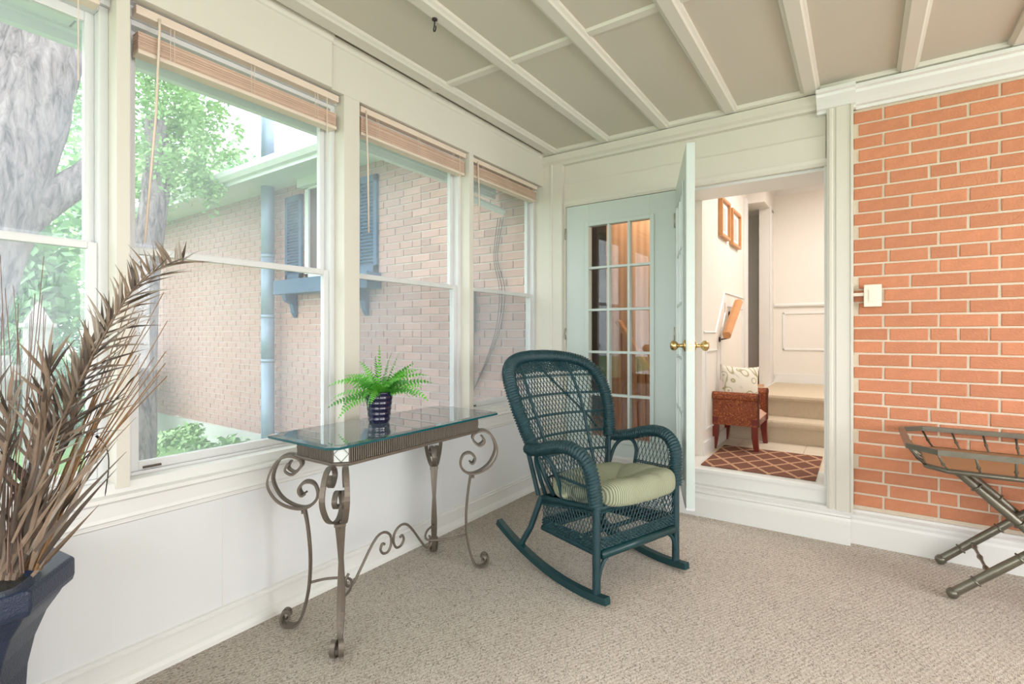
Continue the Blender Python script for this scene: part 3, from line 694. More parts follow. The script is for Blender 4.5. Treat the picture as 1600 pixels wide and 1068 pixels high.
# pillow
def pillow(name, label, loc, rot, sx, sz, th, mtl, group=None):
    n = 16; vs = []; fs = []
    for side in (1, -1):
        for i in range(n + 1):
            for j in range(n + 1):
                a_, c_ = i / n * 2 - 1, j / n * 2 - 1
                pinch = 1 - .06 * (1 - abs(a_) ** 2) * abs(c_) - .0
                e = (1 - a_ ** 2) * (1 - c_ ** 2)
                vs.append((a_ * sx * (1 - .10 * (1 - c_ * c_)) , side * th * e ** .45, c_ * sz * (1 - .10 * (1 - a_ * a_))))
    m_ = (n + 1) ** 2
    for s_ in (0, 1):
        for i in range(n):
            for j in range(n):
                k = s_ * m_ + i * (n + 1) + j; q = (k, k + n + 1, k + n + 2, k + 1); fs.append(q if s_ else q[::-1])
    o = MB().add(vs, fs).build(name, mtl, None, smooth=True)
    bm = bmesh.new(); bm.from_mesh(o.data); bmesh.ops.remove_doubles(bm, verts=bm.verts, dist=.0005); bm.to_mesh(o.data); bm.free()
    o.location = loc; o.rotation_euler = rot; return tag(o, label, 'pillow', group)
pillow('throw_pillow', 'cream medallion patterned pillow leaning on the foyer wall on the bench', (-.815, 4.50, .805), (R(-10), R(4), R(38)), .168, .168, .05, M['pillow'])
# mat
o = MB().box(0, .69, 0, .745, 0, .008).build('door_mat', M['rug'], bevel=0.003); o.location = (-.918, 3.645 + .32, fz)
tag(o, 'brown doormat with tan trellis pattern inside the doorway', 'doormat'); 
# (mat lies on the foyer tiles directly behind the sill)
o.location = (-.918, 3.66, fz + .0045)

# small room seen through the closed door
MB().box(-3.2, -1.12, 3.95, 5.4, .2, .30).build('floor.003', M['oak'], kind='structure')
MB().box(-1.98, -1.12, 4.45, 4.50, .3, 2.60).build('wall_back.004', M['wallwood'], kind='structure')
MB().box(-3.2, -1.12, 5.3, 5.4, .3, 2.88).box(-3.2, -3.1, 3.95, 5.4, .3, 2.88).box(-3.2, -2.0, 3.94, 3.96, .3, 2.88).build('wall_back.005', M['darkroom'], kind='structure')
sr = thing('stair_balustrade', 'pale wooden stair rail and balusters behind the closed french door', 'balustrade', (-1.62, 4.35, .30))
MB().tube([(-.20, 0, 1.05), (.40, 0, .15)], .04, prof=[(1, .5), (-1, .5), (-1, -.5), (1, -.5)], up=(0, 1, 0)).build('handrail', M['oak'], sr)
for k in range(7):
    x = -.18 + k * .075; z1 = 1.05 - (x + .2) * 1.5 - .03
    if z1 > .08: MB().box(x - .014, x + .014, -.014, .014, 0, z1).build('baluster', M['oak'], sr)

# ------------------------------------------------------------------ ceiling hook
hk = thing('ceiling_hook', 'small black screw hook in a ceiling batten', 'hook', (-1.60, 1.70, CZ - .03))
MB().lathe([(.0001, 0), (.013, 0), (.013, -.006), (.006, -.010), (.0001, -.011)], 14).build('plate', M['black'], hk, smooth=True)
MB().tube(spline([(0, 0, -.008), (0, 0, -.02), (-.006, .004, -.030), (-.012, .006, -.040), (-.008, .004, -.052), (.003, 0, -.055), (.010, -.003, -.046), (.010, -.003, -.038)], 5), .0032, 7).build('hook_wire', M['black'], hk, smooth=True)

# ------------------------------------------------------------------ console table
GT = .820
tb = thing('console_table', 'grey iron console table with curled legs and a clear glass top under the windows', 'table', (-1.82, 1.665, 0))
ox, oy = -1.82, 1.665
ax, ay = .165, .450; zb_, zt_ = .717, .805; ch = .045
def octo(hx, hy, c): return [(hx - c, -hy), (hx, -hy + c), (hx, hy - c), (hx - c, hy), (-hx + c, hy), (-hx, hy - c), (-hx, -hy + c), (-hx + c, -hy)]
cx = .005; cyy = .012
sh = lambda pts: [(x + cx, y + cyy) for x, y in pts]
def ring(po, pi, z0, z1, mb):
    n = len(po)
    vs = [(x, y, z0) for x, y in po] + [(x, y, z1) for x, y in po] + [(x, y, z0) for x, y in pi] + [(x, y, z1) for x, y in pi]
    fs = []
    for i in range(n):
        j = (i + 1) % n
        fs += [(i, j, n + j, n + i), (2 * n + i, 3 * n + i, 3 * n + j, 2 * n + j), (n + i, n + j, 3 * n + j, 3 * n + i), (i, 2 * n + i, 2 * n + j, j)]
    return mb.add(vs, fs)
ring(sh(octo(ax + .008, ay + .008, ch)), sh(octo(ax - .014, ay - .014, ch)), zb_, zb_ + .012, MB()).build('lower_rail', M['iron'], tb, bevel=0.002)
ring(sh(octo(ax + .002, ay + .002, ch)), sh(octo(ax - .012, ay - .012, ch)), zt_ - .010, zt_, MB()).build('upper_rail', M['iron'], tb)
ring(sh(octo(ax - .006, ay - .006, ch)), sh(octo(ax - .010, ay - .010, ch)), zb_ + .01, zt_ - .008, MB()).build('apron', M['iron'], tb)
fl = MB(); P8 = sh(octo(ax - .003, ay - .003, ch))
for i in range(8):
    a_, b2 = Vector(P8[i]), Vector(P8[(i + 1) % 8]); L_ = (b2 - a_).length
    if L_ < .1: continue
    n = int(L_ / .0105)
    for k in range(n + 1):
        p = a_.lerp(b2, k / n); fl.tube([(p.x, p.y, zb_ + .012), (p.x, p.y, zt_ - .010)], .0036, 6, cap=False)
fl.build('fluting', M['iron'], tb, smooth=True, kind='stuff')
for i in range(8):     # corner tiles with a diamond of wire
    a_, b2 = Vector(P8[i]), Vector(P8[(i + 1) % 8])
    if (b2 - a_).length > .1: continue
    nrm = Vector(((b2 - a_).y, -(b2 - a_).x)).normalized(); c_ = (a_ + b2) / 2
    if nrm.dot(c_ - Vector((cx, cyy))) < 0: nrm = -nrm
    z0, z1 = zb_ + .014, zt_ - .012; e = nrm * .002
    A_ = a_.lerp(b2, .06) + e; B_ = a_.lerp(b2, .94) + e; Mi = (A_ + B_) / 2
    m = MB().add([(A_.x, A_.y, z0), (B_.x, B_.y, z0), (B_.x, B_.y, z1), (A_.x, A_.y, z1)], [(0, 1, 2, 3)])
    tl = m.build('corner_tile', M['ironw'], tb)
    e2 = nrm * .003; zm = (z0 + z1) / 2
    dp = [(A_.x + e2.x, A_.y + e2.y, zm), (Mi.x + e2.x, Mi.y + e2.y, z1), (B_.x + e2.x, B_.y + e2.y, zm), (Mi.x + e2.x, Mi.y + e2.y, z0)]
    MB().tube(dp, .0016, 5, closed=True).build('diamond_wire', M['iron'], tl)
# glass
gx, gy = .226, .525; g = MB()
O1 = sh(octo(gx, gy, .035)); O1 = [(x + .018, y - .02) for x, y in O1]; O2 = [((cx + .018) + (x - cx - .018) * .90, cyy - .02 + (y - cyy + .02) * .955) for x, y in O1]; n = 8
z0, z1, z2 = GT - .013, GT - .004, GT
vs = [(x, y, z0) for x, y in O1] + [(x, y, z1) for x, y in O1] + [(x, y, z2) for x, y in O2]
fs = [tuple(range(7, -1, -1)), tuple(range(16, 24))]; mi = [0, 0]
for i in range(8):
    j = (i + 1) % 8; fs.append((i, j, 8 + j, 8 + i)); mi.append(1); fs.append((8 + i, 8 + j, 16 + j, 16 + i)); mi.append(0)
g.v = vs; g.f = fs; g.m = mi
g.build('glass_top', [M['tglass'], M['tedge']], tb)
for x, y in sh([(ax - .02, ay - .02), (-ax + .02, ay - .02), (ax - .02, -ay + .02), (-ax + .02, -ay + .02)]):
    MB().lathe([(.012, zt_), (.012, GT - .0132)], 10, c=(x, y)).build('glass_pad', M['groove'], tb)
# scroll legs (outward coordinate o, height z)
Csc = [(.004, .673), (.017, .646), (-.012, .628), (-.045, .660), (-.030, .692), (.017, .702), (.058, .672), (.083, .60), (.052, .533), (0, .496), (-.057, .484), (-.098, .505), (-.112, .54), (-.094, .582), (-.057, .590), (-.033, .562), (-.045, .537), (-.062, .545)]
Ssc = [(-.054, .486), (-.072, .39), (-.083, .28), (-.080, .17), (-.062, .08), (-.040, .022), (-.012, .006), (.018, .012), (.034, .036), (.026, .064), (.006, .066), (.0, .046), (.012, .036)]
feet = [(.180, -.455, (1, -1)), (-.158, -.445, (-1, -1)), (-.178, .450, (-1, 1)), (.175, .445, (1, 1))]
flat = [(1, .42), (-1, .42), (-1, -.42), (1, -.42)]
for fx, fy, (dx, dy) in feet:
    d = Vector((dx, dy, 0)).normalized(); s = Vector((-d.y, d.x, 0)); base = Vector((fx, fy, 0)) 
    leg = None; d0 = d
    for sg in (-1, 1):
        d = (Matrix.Rotation(R(12 * sg), 3, 'Z') @ d0); s = Vector((-d.y, d.x, 0))
        def Q(o_, z_):
            off = .010 + .018 * min(1, max(0, z_ - .15) / .45)
            return base + d * o_ + s * sg * off + Vector((0, 0, z_ * 1.03))
        m = MB()
        # flat bar: wide across the scroll plane
        m.tube(spline([Q(a_, b2) for a_, b2 in Csc], 5), .0098, prof=flat, up=tuple(s))
        m.tube(spline([Q(a_, b2) for a_, b2 in Ssc], 5), .0098, prof=flat, up=tuple(s))
        if leg is None: leg = m.build('leg', M['iron'], tb, bevel=0)
        else: m.build('bar', M['iron'], leg)
    MB().box(-.007, .007, -.022, .022, -.005, .005).build('weld', M['iron'], leg).matrix_local = Matrix.Translation(base + d0 * (-.054) + Vector((0, 0, .484))) @ Matrix.Rotation(math.atan2(d.y, d.x), 4, 'Z')
# end stretchers and long scroll stretcher
sp = .059
def legin(k):
    fx, fy, (dx, dy) = feet[k]; return Vector((fx - dx * sp, fy - dy * sp, .18))
for a_, b2, bow in ((0, 1, .12), (3, 2, -.17)):
    p, q = legin(a_), legin(b2)
    MB().tube(spline([p, p.lerp(q, .15) + Vector((0, bow * .55, 0)), p.lerp(q, .5) + Vector((0, bow, 0)), p.lerp(q, .85) + Vector((0, bow * .55, 0)), q], 6), .006, 6).build('end_stretcher', M['iron'], tb, smooth=True)
y0 = legin(0).y + .12; y1 = legin(3).y - .17; xm = .012; ym = (y0 + y1) / 2; hl = (y1 - y0) / 2
half = [(1.0, .205), (1.06, .185), (1.05, .160), (.97, .148), (.88, .16), (.75, .20), (.52, .275), (.36, .312), (.20, .318), (.06, .295), (.03, .255), (.10, .222), (.22, .222), (.29, .245), (.25, .268), (.19, .262)]
for s in (-1, 1):
    MB().tube(spline([(xm, ym + s * a_ * hl, b2) for a_, b2 in half], 6), .0062, 6).build('scroll_stretcher', M['iron'], tb, smooth=True)

# ------------------------------------------------------------------ fern
fp = Vector((-1.842, 1.585, GT + .0005))
fn = thing('potted_fern', 'green fern in a ribbed cobalt pot on the glass table', 'plant', fp)
prof = [(.0001, 0), (.043, 0), (.046, .004)]
for k in range(5):
    z = .010 + k * .0245; r_ = .046 + (.063 - .046) * (z / .14); prof += [(r_ + .0005, z), (r_ + .0028, z + .006), (r_ + .0030, z + .013), (r_ + .001, z + .019)]
prof += [(.064, .134), (.067, .139), (.067, .145), (.060, .145), (.058, .130), (.0001, .128)]
po_ = MB().lathe(prof, 32).build('pot', M['cobalt'], fn, smooth=True)
MB().lathe([(.0001, .134), (.057, .133)], 16).build('soil', M['soil'], po_)
rnd = random.Random(11)
def fern_frond(az, L_, lift, droop, w_, mtl, curl=0, seed=0):
    rr = random.Random(seed); N_ = 16; pts = []; d = Vector((math.cos(az), math.sin(az), 0)); p = Vector((math.cos(az) * .012, math.sin(az) * .012, .125))
    ang = lift; roll = R(rr.choice((-1, 1)) * rr.uniform(25, 60))
    for i in range(N_ + 1):
        pts.append(p.copy()); t = i / N_
        ang = lift - droop * t ** 1.3; st_ = L_ / N_
        p = p + (d * math.cos(ang) + Vector((0, 0, math.sin(ang)))) * st_
        d = (Matrix.Rotation(curl / N_, 3, 'Z') @ d)
    m = MB(); m.tube(pts, [.0012 * (1 - .7 * i / N_) for i in range(N_ + 1)], 4, cap=False)
    for i in range(2, N_):
        t = i / N_; tang = (pts[i + 1] - pts[i - 1]).normalized(); side = tang.cross(Vector((0, 0, 1)))
        if side.length < .01: side = d.cross(tang)
        side.normalize(); side = Matrix.Rotation(roll, 3, tang) @ side; up = side.cross(tang)
        wl = w_ * math.sin(math.pi * min(1, (t * .88 + .10)) ** .62) * (1.0 if t < .93 else .5) + .002
        for s in (-1, 1):
            dr = (side * s * .95 + tang * .28 + up * (-.18 + rr.uniform(-.15, .15))).normalized()
            b0 = pts[i]; wd = L_ / N_ * .31
            tip = b0 + dr * wl
            mid = b0 + dr * wl * .5 + up * .0015
            m.add([b0 - tang * wd, b0 + tang * wd, mid + tang * wd * 1.05, tip + tang * .0008, tip - tang * .0008, mid - tang * wd * .8], [(0, 1, 2, 5), (5, 2, 3, 4)])
    return m.build('frond', mtl, fn, smooth=False)
vis = [(-1.0 + math.pi * 0, 1)]
k = 0
VR = YAW      # azimuth of image-right direction
specs = [  # azimuth relative to image right (deg), length, lift deg, droop deg
    (172, .27, 42, 85), (160, .22, 55, 75), (-165, .23, 5, 45), (-150, .21, -5, 60), (178, .20, 60, 95), (-135, .20, 20, 95), (-100, .17, 30, 110), (-80, .16, 40, 130),
    (0, .26, 36, 60), (12, .25, 50, 70), (-10, .28, 24, 70), (-20, .24, 25, 60), (25, .22, 52, 45), (5, .21, 60, 60), (-35, .19, 35, 90), (40, .20, 60, 50),
    (100, .235, 86, 10), (70, .22, 76, 20), (45, .235, 68, 25), (160, .19, 76, 40), (25, .22, 60, 40), (-170, .24, 22, 75), (-5, .21, 32, 50), (120, .2, 78, 25), (130, .16, 70, 60), (-60, .14, 60, 90), (-120, .14, 62, 100), (90, .18, 50, 60), (15, .17, 70, 70), (-5, .16, 55, 80), (-45, .15, 65, 90),
    (150, .17, 68, 80), (-170, .15, 65, 90), (60, .15, 60, 60), (-25, .17, 62, 75), (30, .15, 50, 60), (110, .14, 60, 70),
    (165, .13, 60, 90), (-150, .13, 55, 90), (-90, .12, 70, 110), (-60, .13, 66, 100), (-30, .14, 66, 90), (0, .13, 72, 90), (80, .12, 75, 80), (140, .13, 70, 90), (-110, .11, 45, 110), (20, .2, 64, 60), (-15, .2, 50, 70)]
for az, L_, lf, dr in specs:
    k += 1
    fern_frond(VR + R(az), L_, R(lf), R(dr), rnd.uniform(.022, .028), M['fern'] if k % 3 else M['fernd'], R(rnd.uniform(-30, 30)), k)

# ------------------------------------------------------------------ wicker rocking chair
ch_ = thing('wicker_rocking_chair', 'dark teal wicker rocking chair with high rounded back facing the room', 'rocking chair', (-.898, 2.405, 0), R(-19.5))
def V(f_, l_, z_): return Vector((f_, l_, z_))
# rockers
for s in (-1, 1):
    pts = []
    for k in range(25):
        t = k / 24; f_ = .07 - t * .82; pts.append(V(f_, s * (.293 + .028 * t), (f_ + .15) ** 2 / 2.6 + .0172))
    MB().tube(pts, .0172, prof=[(1, 1.1), (-1, 1.1), (-1, -1.1), (1, -1.1)], up=(0, 0, 1)).build('rocker', M['wickerd'], ch_, bevel=0.004)
def wrapped(pts, r, pitch=.006, amp=.10, n=9):
    """pole bound with cane: rings bulge and pinch"""
    P = resample([Vector(p) for p in pts], pitch / 2); rs = [r * (1 + amp * (1 if i % 2 else -1)) for i in range(len(P))]
    return MB().tube(P, rs, n)
def braid(pts, r, pitch=.011, n=14, flat_=1.0, up=None, amp=.13):
    """plaited roll: skewed strands stand proud around the roll"""
    P = resample([Vector(p) for p in pts], pitch / 3); m = MB(); N_ = len(P); vs = []; nrm = Vector(up) if up else None
    for i in range(N_):
        t = (P[min(i + 1, N_ - 1)] - P[max(i - 1, 0)]).normalized()
        if nrm is None: nrm = Vector((0, 1, 0)) if abs(t.y) < .9 else Vector((0, 0, 1))
        a_ = nrm - t * nrm.dot(t)
        if a_.length < 1e-5: a_ = t.orthogonal()
        a_.normalize(); b2 = t.cross(a_)
        if not up: nrm = a_
        for q in range(n):
            an = 2 * math.pi * q / n
            s1 = math.sin(2 * math.pi * (i / 3.0 / 1.0 + .0) * .72 + abs(math.sin(an)) * 4.0 )
            rr = r * (1 + amp * s1)
            vs.append(P[i] + a_ * math.cos(an) * rr * flat_ + b2 * math.sin(an) * rr)
    fs = []
    for i in range(N_ - 1):
        for q in range(n): fs.append((i * n + q, i * n + (q + 1) % n, (i + 1) * n + (q + 1) % n, (i + 1) * n + q))
    fs += [tuple(range(n - 1, -1, -1)), tuple((N_ - 1) * n + q for q in range(n))]
    return m.add(vs, fs)
wk = M['wicker']
# legs
for s in (-1, 1):
    wrapped([V(0, s * .293, .040), V(0, s * .293, .24), V(0, s * .293, .50)], .0185).build('leg', wk, ch_, smooth=True)
    wrapped([V(-.55, s * .315, .085), V(-.50, s * .285, .19), V(-.455, s * .245, .36)], .0155).build('leg', wk, ch_, smooth=True)
    wrapped(spline([V(.005, s * .285, .10), V(.004, s * .262, .165), V(.003, s * .22, .20), V(.002, s * .17, .212)], 5), .009).build('leg_brace', wk, ch_, smooth=True)
# seat ring rails: bottom and top
zt = lambda f_: .428 + .16 * f_      # seat top falls to the back
zbm = lambda f_: .222 + .06 * f_
hwf = lambda f_: .287 + .10 * f_     # half width
def seat_loop(zf_, inset=0):
    c_ = [V(0, -.287, 0), V(0, .287, 0), V(-.45, .242, 0), V(-.45, -.242, 0)]
    return [V(p.x, p.y, zf_(p.x)) for p in c_]
lo = seat_loop(zbm); hi = seat_loop(zt)
MB().tube([lo[0] + V(.004, .02, -.008), lo[1] + V(.004, -.02, -.008)], .021, 12).build('front_rail', M['wickerd'], ch_, smooth=True)
for i, j in ((1, 2), (2, 3), (3, 0)): wrapped([lo[i], lo[j]], .013).build('bottom_rail', wk, ch_, smooth=True)
for i, j in ((0, 1), (1, 2), (2, 3), (3, 0)): wrapped([hi[i], hi[j]], .013).build('seat_rail', wk, ch_, smooth=True)
MB().tube([V(-.12, -.285, .26), V(-.12, .285, .26)], .012, 8).tube([V(-.33, -.26, .25), V(-.33, .26, .25)], .012, 8).tube([V(-.02, -.15, .25), V(-.45, .1, .22)], .013, 8).build('stretcher', M['wickerd'], ch_, smooth=True)
MB().box(-.44, 0, -.255, .255, .352, .362).build('seat_panel', wk, ch_).matrix_local = Matrix.Translation((0, 0, .035)) @ Matrix.Rotation(-math.atan(.16), 4, 'Y')
# skirts: open lattice above, dense weave below
def strand_grid(surf, L_, Hh, sp_, k_, r_, inside=None, straight=False, seg=.02):
    """diagonal strands on a patch 0..L_ x 0..Hh; surf(a,h)->Vector"""
    m = MB()
    fam = ((1,), (-1,)) if not straight else ((0,),)
    for (sg,) in fam:
        a0 = -Hh * k_ - .02 if sg >= 0 else -.02
        a = -abs(Hh * k_) - .02
        while a < L_ + abs(Hh * k_) + .02:
            run = []; nst = max(2, int(Hh / seg))
            for q in range(nst + 1):
                h = Hh * q / nst; x = a + sg * k_ * h
                ok = 0 <= x <= L_ and (inside is None or inside(x, h))
                if ok: run.append(surf(x, h) + (V(.0012, 0, 0) if sg > 0 else V(-.0012, 0, 0)))
                else:
                    if len(run) > 1: m.tube(run, r_, 4, cap=False)
                    run = []
            if len(run) > 1: m.tube(run, r_, 4, cap=False)
            a += sp_
    return m
for i, j in ((0, 1), (1, 2), (2, 3), (3, 0)):
    A0, A1, B0, B1 = lo[i], lo[j], hi[i], hi[j]; L_ = (A1 - A0).length
    def surf(a_, h, A0=A0, A1=A1, B0=B0, B1=B1, L_=L_):
        return A0.lerp(A1, a_ / L_).lerp(B0.lerp(B1, a_ / L_), h)
    m = MB(); sp_ = .0245
    for sg in (1, -1):
        a = -.12
        while a < L_ + .12:
            pts = [(a + sg * .07 * q / 6, .34 + .66 * q / 6) for q in range(7)]
            run = [surf(x, h) for x, h in pts if 0 <= x <= L_]
            if len(run) > 1: m.tube(run, .0026, 4, cap=False)
            a += sp_
    x = .012
    while x < L_: m.tube([surf(x, 0), surf(x, .34)], .0026, 4, cap=False); x += .0125
    for k in range(7):
        h = .03 + k * .045; pts = []
        for q in range(int(L_ / .0125) + 1):
            p = surf(min(q * .0125, L_), h); nn = (A1 - A0).cross(V(0, 0, 1)).normalized(); pts.append(p + nn * (.0035 if (q + k) % 2 else -.0035))
        m.tube(pts, .0042, 4, cap=False)
    for k in range(4):
        h = .88 + k * .04; m.tube([surf(0, h), surf(L_ * .5, h) , surf(L_, h)], .0042, 4, cap=False)
    m.build('skirt', wk, ch_)
# back
def backF(l_, z_):
    t = (z_ - .36) / .76; f_ = -.435 - .27 * t - .09 * t * t + .10 * (l_ / .35) ** 2
    return V(f_, l_, z_)
bw_pts = [(.20, .36), (.235, .45), (.268, .55), (.290, .62), (.320, .72), (.343, .82), (.350, .90), (.345, .96), (.325, 1.015), (.275, 1.058), (.19, 1.083), (.09, 1.094), (0, 1.096)]
def bhalf(z_):
    for (w0, z0), (w1, z1) in zip(bw_pts[:-1], bw_pts[1:]):
        if z0 <= z_ <= z1: return w0 + (w1 - w0) * (z_ - z0) / max(1e-6, z1 - z0)
    return 0
outl = [backF(w_, z_) for w_, z_ in bw_pts[3:]] + [backF(-w_, z_) for w_, z_ in reversed(bw_pts[3:-1])]
braid(spline(outl, 6), .034, amp=.16).build('back_rim', wk, ch_, smooth=True)
for s in (-1, 1):
    wrapped(spline([backF(s * .20, .37), backF(s * .235, .45), backF(s * .268, .55), backF(s * .290, .62)], 5), .012).build('back_stake', wk, ch_, smooth=True)
    wrapped(spline([backF(s * .15, .37), backF(s * .165, .6), backF(s * .19, .85), backF(s * .18, 1.07)], 5), .0095).build('back_stake', wk, ch_, smooth=True)
inside_b = lambda x, h: abs(x - .36) < bhalf(.37 + h) - .008
strand_grid(lambda x, h: backF(x - .36, .37 + h), 0.72, .75, .0255, .50, .0025, inside_b, seg=.018).build('back_weave', wk, ch_)
for zz in (.46, .555, .655, .76, .87, .975):
    for dz in (0, .008):
        pass
    hw_ = bhalf(zz) - .01; pts = [backF(-hw_ + 2 * hw_ * q / 20, zz) + V(.003, 0, 0) for q in range(21)]
    m = MB().tube(pts, .0034, 5, cap=False).tube([p + V(0, 0, .0075) for p in pts], .0034, 5, cap=False)
    m.build('back_band', wk, ch_)
m = MB()
for k in range(8):
    zz = 1.005 + k * .0095; hw_ = max(.02, bhalf(zz) - .012); m.tube([backF(-hw_ + 2 * hw_ * q / 24, zz - .004 * math.cos(q)) + V(.0025 * (1 if (q + k) % 2 else -1), 0, 0) for q in range(25)], .0044, 4, cap=False)
for q in range(40):
    l_ = -.30 + q * .0154
    if bhalf(1.0) > abs(l_): m.tube([backF(l_, 1.0), backF(l_, 1.075 if bhalf(1.075) > abs(l_) else 1.035)], .0028, 4, cap=False)
m.build('crest_weave', wk, ch_)
MB().tube([V(-.78, -.04, 1.06), V(-.62, .27, .72), V(-.585, .30, .66)], .0075, 7).build('rear_brace', M['wickerd'], ch_, smooth=True)
# arms: plaited roll from the back rim round to the front post, lattice beneath, open arch behind
for s in (-1, 1):
    arm = [backF(s * .29, .63) , V(-.46, s * .318, .622), V(-.36, s * .336, .640), V(-.24, s * .345, .678), V(-.14, s * .340, .692), V(-.065, s * .330, .668), V(-.018, s * .316, .610), V(-.006, s * .303, .530), V(0, s * .294, .440)]
    braid(spline(arm, 6), .029, amp=.16, flat_=1.2, up=(0, 1, 0)).build('arm', wk, ch_, smooth=True)
    def armz(f_):
        pts = [(-.46, .615), (-.36, .63), (-.24, .665), (-.14, .675), (-.065, .65), (-.02, .59)]
        for (a_, z0), (b2, z1) in zip(pts[:-1], pts[1:]):
            if a_ <= f_ <= b2: return z0 + (z1 - z0) * (f_ - a_) / (b2 - a_)
        return .5
    def asurf(x, h, s=s): # x 0..L from back to front, h absolute height above seat rail
        f_ = -.27 + x; z_ = .43 + h; t = min(1, max(0, h / .22)); return V(f_, s * (.262 + .09 * (f_ + .27) + .055 * t), z_)
    ins = lambda x, h: h < armz(-.27 + x) - .43
    m = strand_grid(lambda x, h: asurf(x, h), 0.275, .25, .0235, .32, .0025, lambda x, h: ins(x, h) and h > .085, seg=.012)
    x = .01
    while x < .275: m.tube([asurf(x, -.03), asurf(x, .088)], .0026, 4, cap=False); x += .0155
    for dh in (.083, .091): m.tube([asurf(0, dh), asurf(.14, dh), asurf(.275, dh)], .0034, 5, cap=False)
    m.build('arm_weave', wk, ch_)
    arch = [V(-.27, s * .262, .40), V(-.272, s * .29, .50), V(-.285, s * .318, .575), V(-.33, s * .33, .618), V(-.39, s * .322, .612), V(-.435, s * .30, .56), V(-.445, s * .262, .46), V(-.448, s * .225, .37)]
    wrapped(spline(arch, 5), .0105).build('arm_arch', wk, ch_, smooth=True)
    wrapped([V(-.50, s * .302, .60), V(-.462, s * .262, .37)], .0125).build('back_post', wk, ch_, smooth=True)
for q in range(5):
    pass
# cushion: round tufted pad
def cushion():
    n, rr_ = 72, 18; vs = []; fs = []
    def shape(a_):
        c_, s_ = math.cos(a_), math.sin(a_); p = 3.2
        return 1 / (abs(c_) ** p + abs(s_) ** p) ** (1 / p)
    for i in range(rr_ + 1):
        t = i / rr_
        for k in range(n):
            a_ = 2 * math.pi * k / n; q = t * math.pi        # from centre top, over the rim, to centre bottom
            if t < .62: r_ = t / .62; top = True
            else: r_ = 1 - (t - .62) / .38; top = False
            prof_r = math.sin(min(1, r_) * math.pi / 2)
            crease = sum(math.exp(-((math.atan2(math.sin(a_ - c0), math.cos(a_ - c0))) / .10) ** 2) for c0 in [R(z) for z in (18, 62, 118, 165, 215, 262, 305, 345)])
            R_ = .272 * shape(a_) * (1 - .035 * crease * prof_r)
            if top: z_ = .030 + .062 * math.sin(math.pi * min(1, r_ ** 1.25)) ** .8 - .012 * crease * (1 - abs(r_ - .6)) + (.0 if r_ > .12 else -.01)
            else: z_ = -.035 * (1 - r_ ** 4)
            if top and r_ > .9: z_ *= 1
            vs.append((R_ * prof_r * (1.0 if top else 1.0), R_ * prof_r and R_ * prof_r * 0 or 0, z_)); x = R_ * prof_r
            vs[-1] = (x * math.cos(a_), x * math.sin(a_) * 1.04, z_)
    for i in range(rr_):
        for k in range(n): fs.append((i * n + k, (i + 1) * n + k, (i + 1) * n + (k + 1) % n, i * n + (k + 1) % n))
    m = MB().add(vs, fs); o = m.build('seat_cushion', M['cushion'], None, smooth=True)
    md = o.modifiers.new('s', 'SUBSURF'); md.levels = 1; md.render_levels = 1
    return o
cs = cushion()
mw = Matrix.Translation((-.898, 2.405, 0)) @ Matrix.Rotation(R(-19.5), 4, 'Z') @ Matrix.Translation((-.165, 0, .432)) @ Matrix.Rotation(-math.atan(.12), 4, 'Y')
cs.matrix_world = mw
tag(cs, 'sage striped tufted seat cushion on the teal wicker rocking chair', 'cushion')

# ------------------------------------------------------------------ potted dried palm
pc = Vector((-1.865, .225, 0))
pp = thing('potted_dried_palm', 'dried brown palm fronds in a navy flared planter by the windows', 'plant', pc)
def octr(r_, z, ph): return [(r_ * math.cos(ph + k * math.pi / 4), r_ * math.sin(ph + k * math.pi / 4), z) for k in range(8)]
ph = math.atan2(.234, .07)
lay_ = [(.155, 0), (.16, .02), (.155, .10), (.152, .25), (.158, .36), (.172, .43), (.195, .49), (.222, .53), (.230, .545), (.248, .555), (.252, .57), (.252, .612), (.245, .620), (.205, .620), (.198, .610), (.19, .55), (.0001, .545)]
vs = []; fs = []
for r_, z in lay_: vs += octr(r_, z, ph)
for i in range(len(lay_) - 1):
    for k in range(8): fs.append((i * 8 + k, i * 8 + (k + 1) % 8, (i + 1) * 8 + (k + 1) % 8, (i + 1) * 8 + k))
fs.append(tuple(range(7, -1, -1)))
po_ = MB().add(vs, fs).build('planter', M['planter'], pp, bevel=0.004)
MB().lathe([(.0001, .56), (.19, .552)], 16).build('soil', M['soil'], po_)
rnd = random.Random(5)
DRY = [M['frond'], M['frondd'], M['frondl']]
def blade(m, p0, dr, L_, w_, bend, up):
    N_ = 5; dr = dr.normalized(); side = dr.cross(up)
    if side.length < .05: side = dr.orthogonal()
    side.normalize(); nn = side.cross(dr).normalized(); vs = []
    for i in range(N_ + 1):
        t = i / N_; c_ = p0 + dr * L_ * t + bend * (t * t) * L_
        hw_ = w_ * (math.sin(math.pi * (t * .8 + .2)) ** .8 if t < 1 else 0) * (1 - t ** 3) + .0004
        vs += [c_ - side * hw_ + nn * hw_ * .35, c_, c_ + side * hw_ + nn * hw_ * .35]
    fs = []
    for i in range(N_):
        b0 = i * 3; fs += [(b0, b0 + 1, b0 + 4, b0 + 3), (b0 + 1, b0 + 2, b0 + 5, b0 + 4)]
    m.add(vs, fs, rnd.choice((0, 0, 1, 2)))
RT = Vector((CYW, SY, 0)); UP = Vector((0, 0, 1)); TOC = Vector((SY, -CYW, 0))
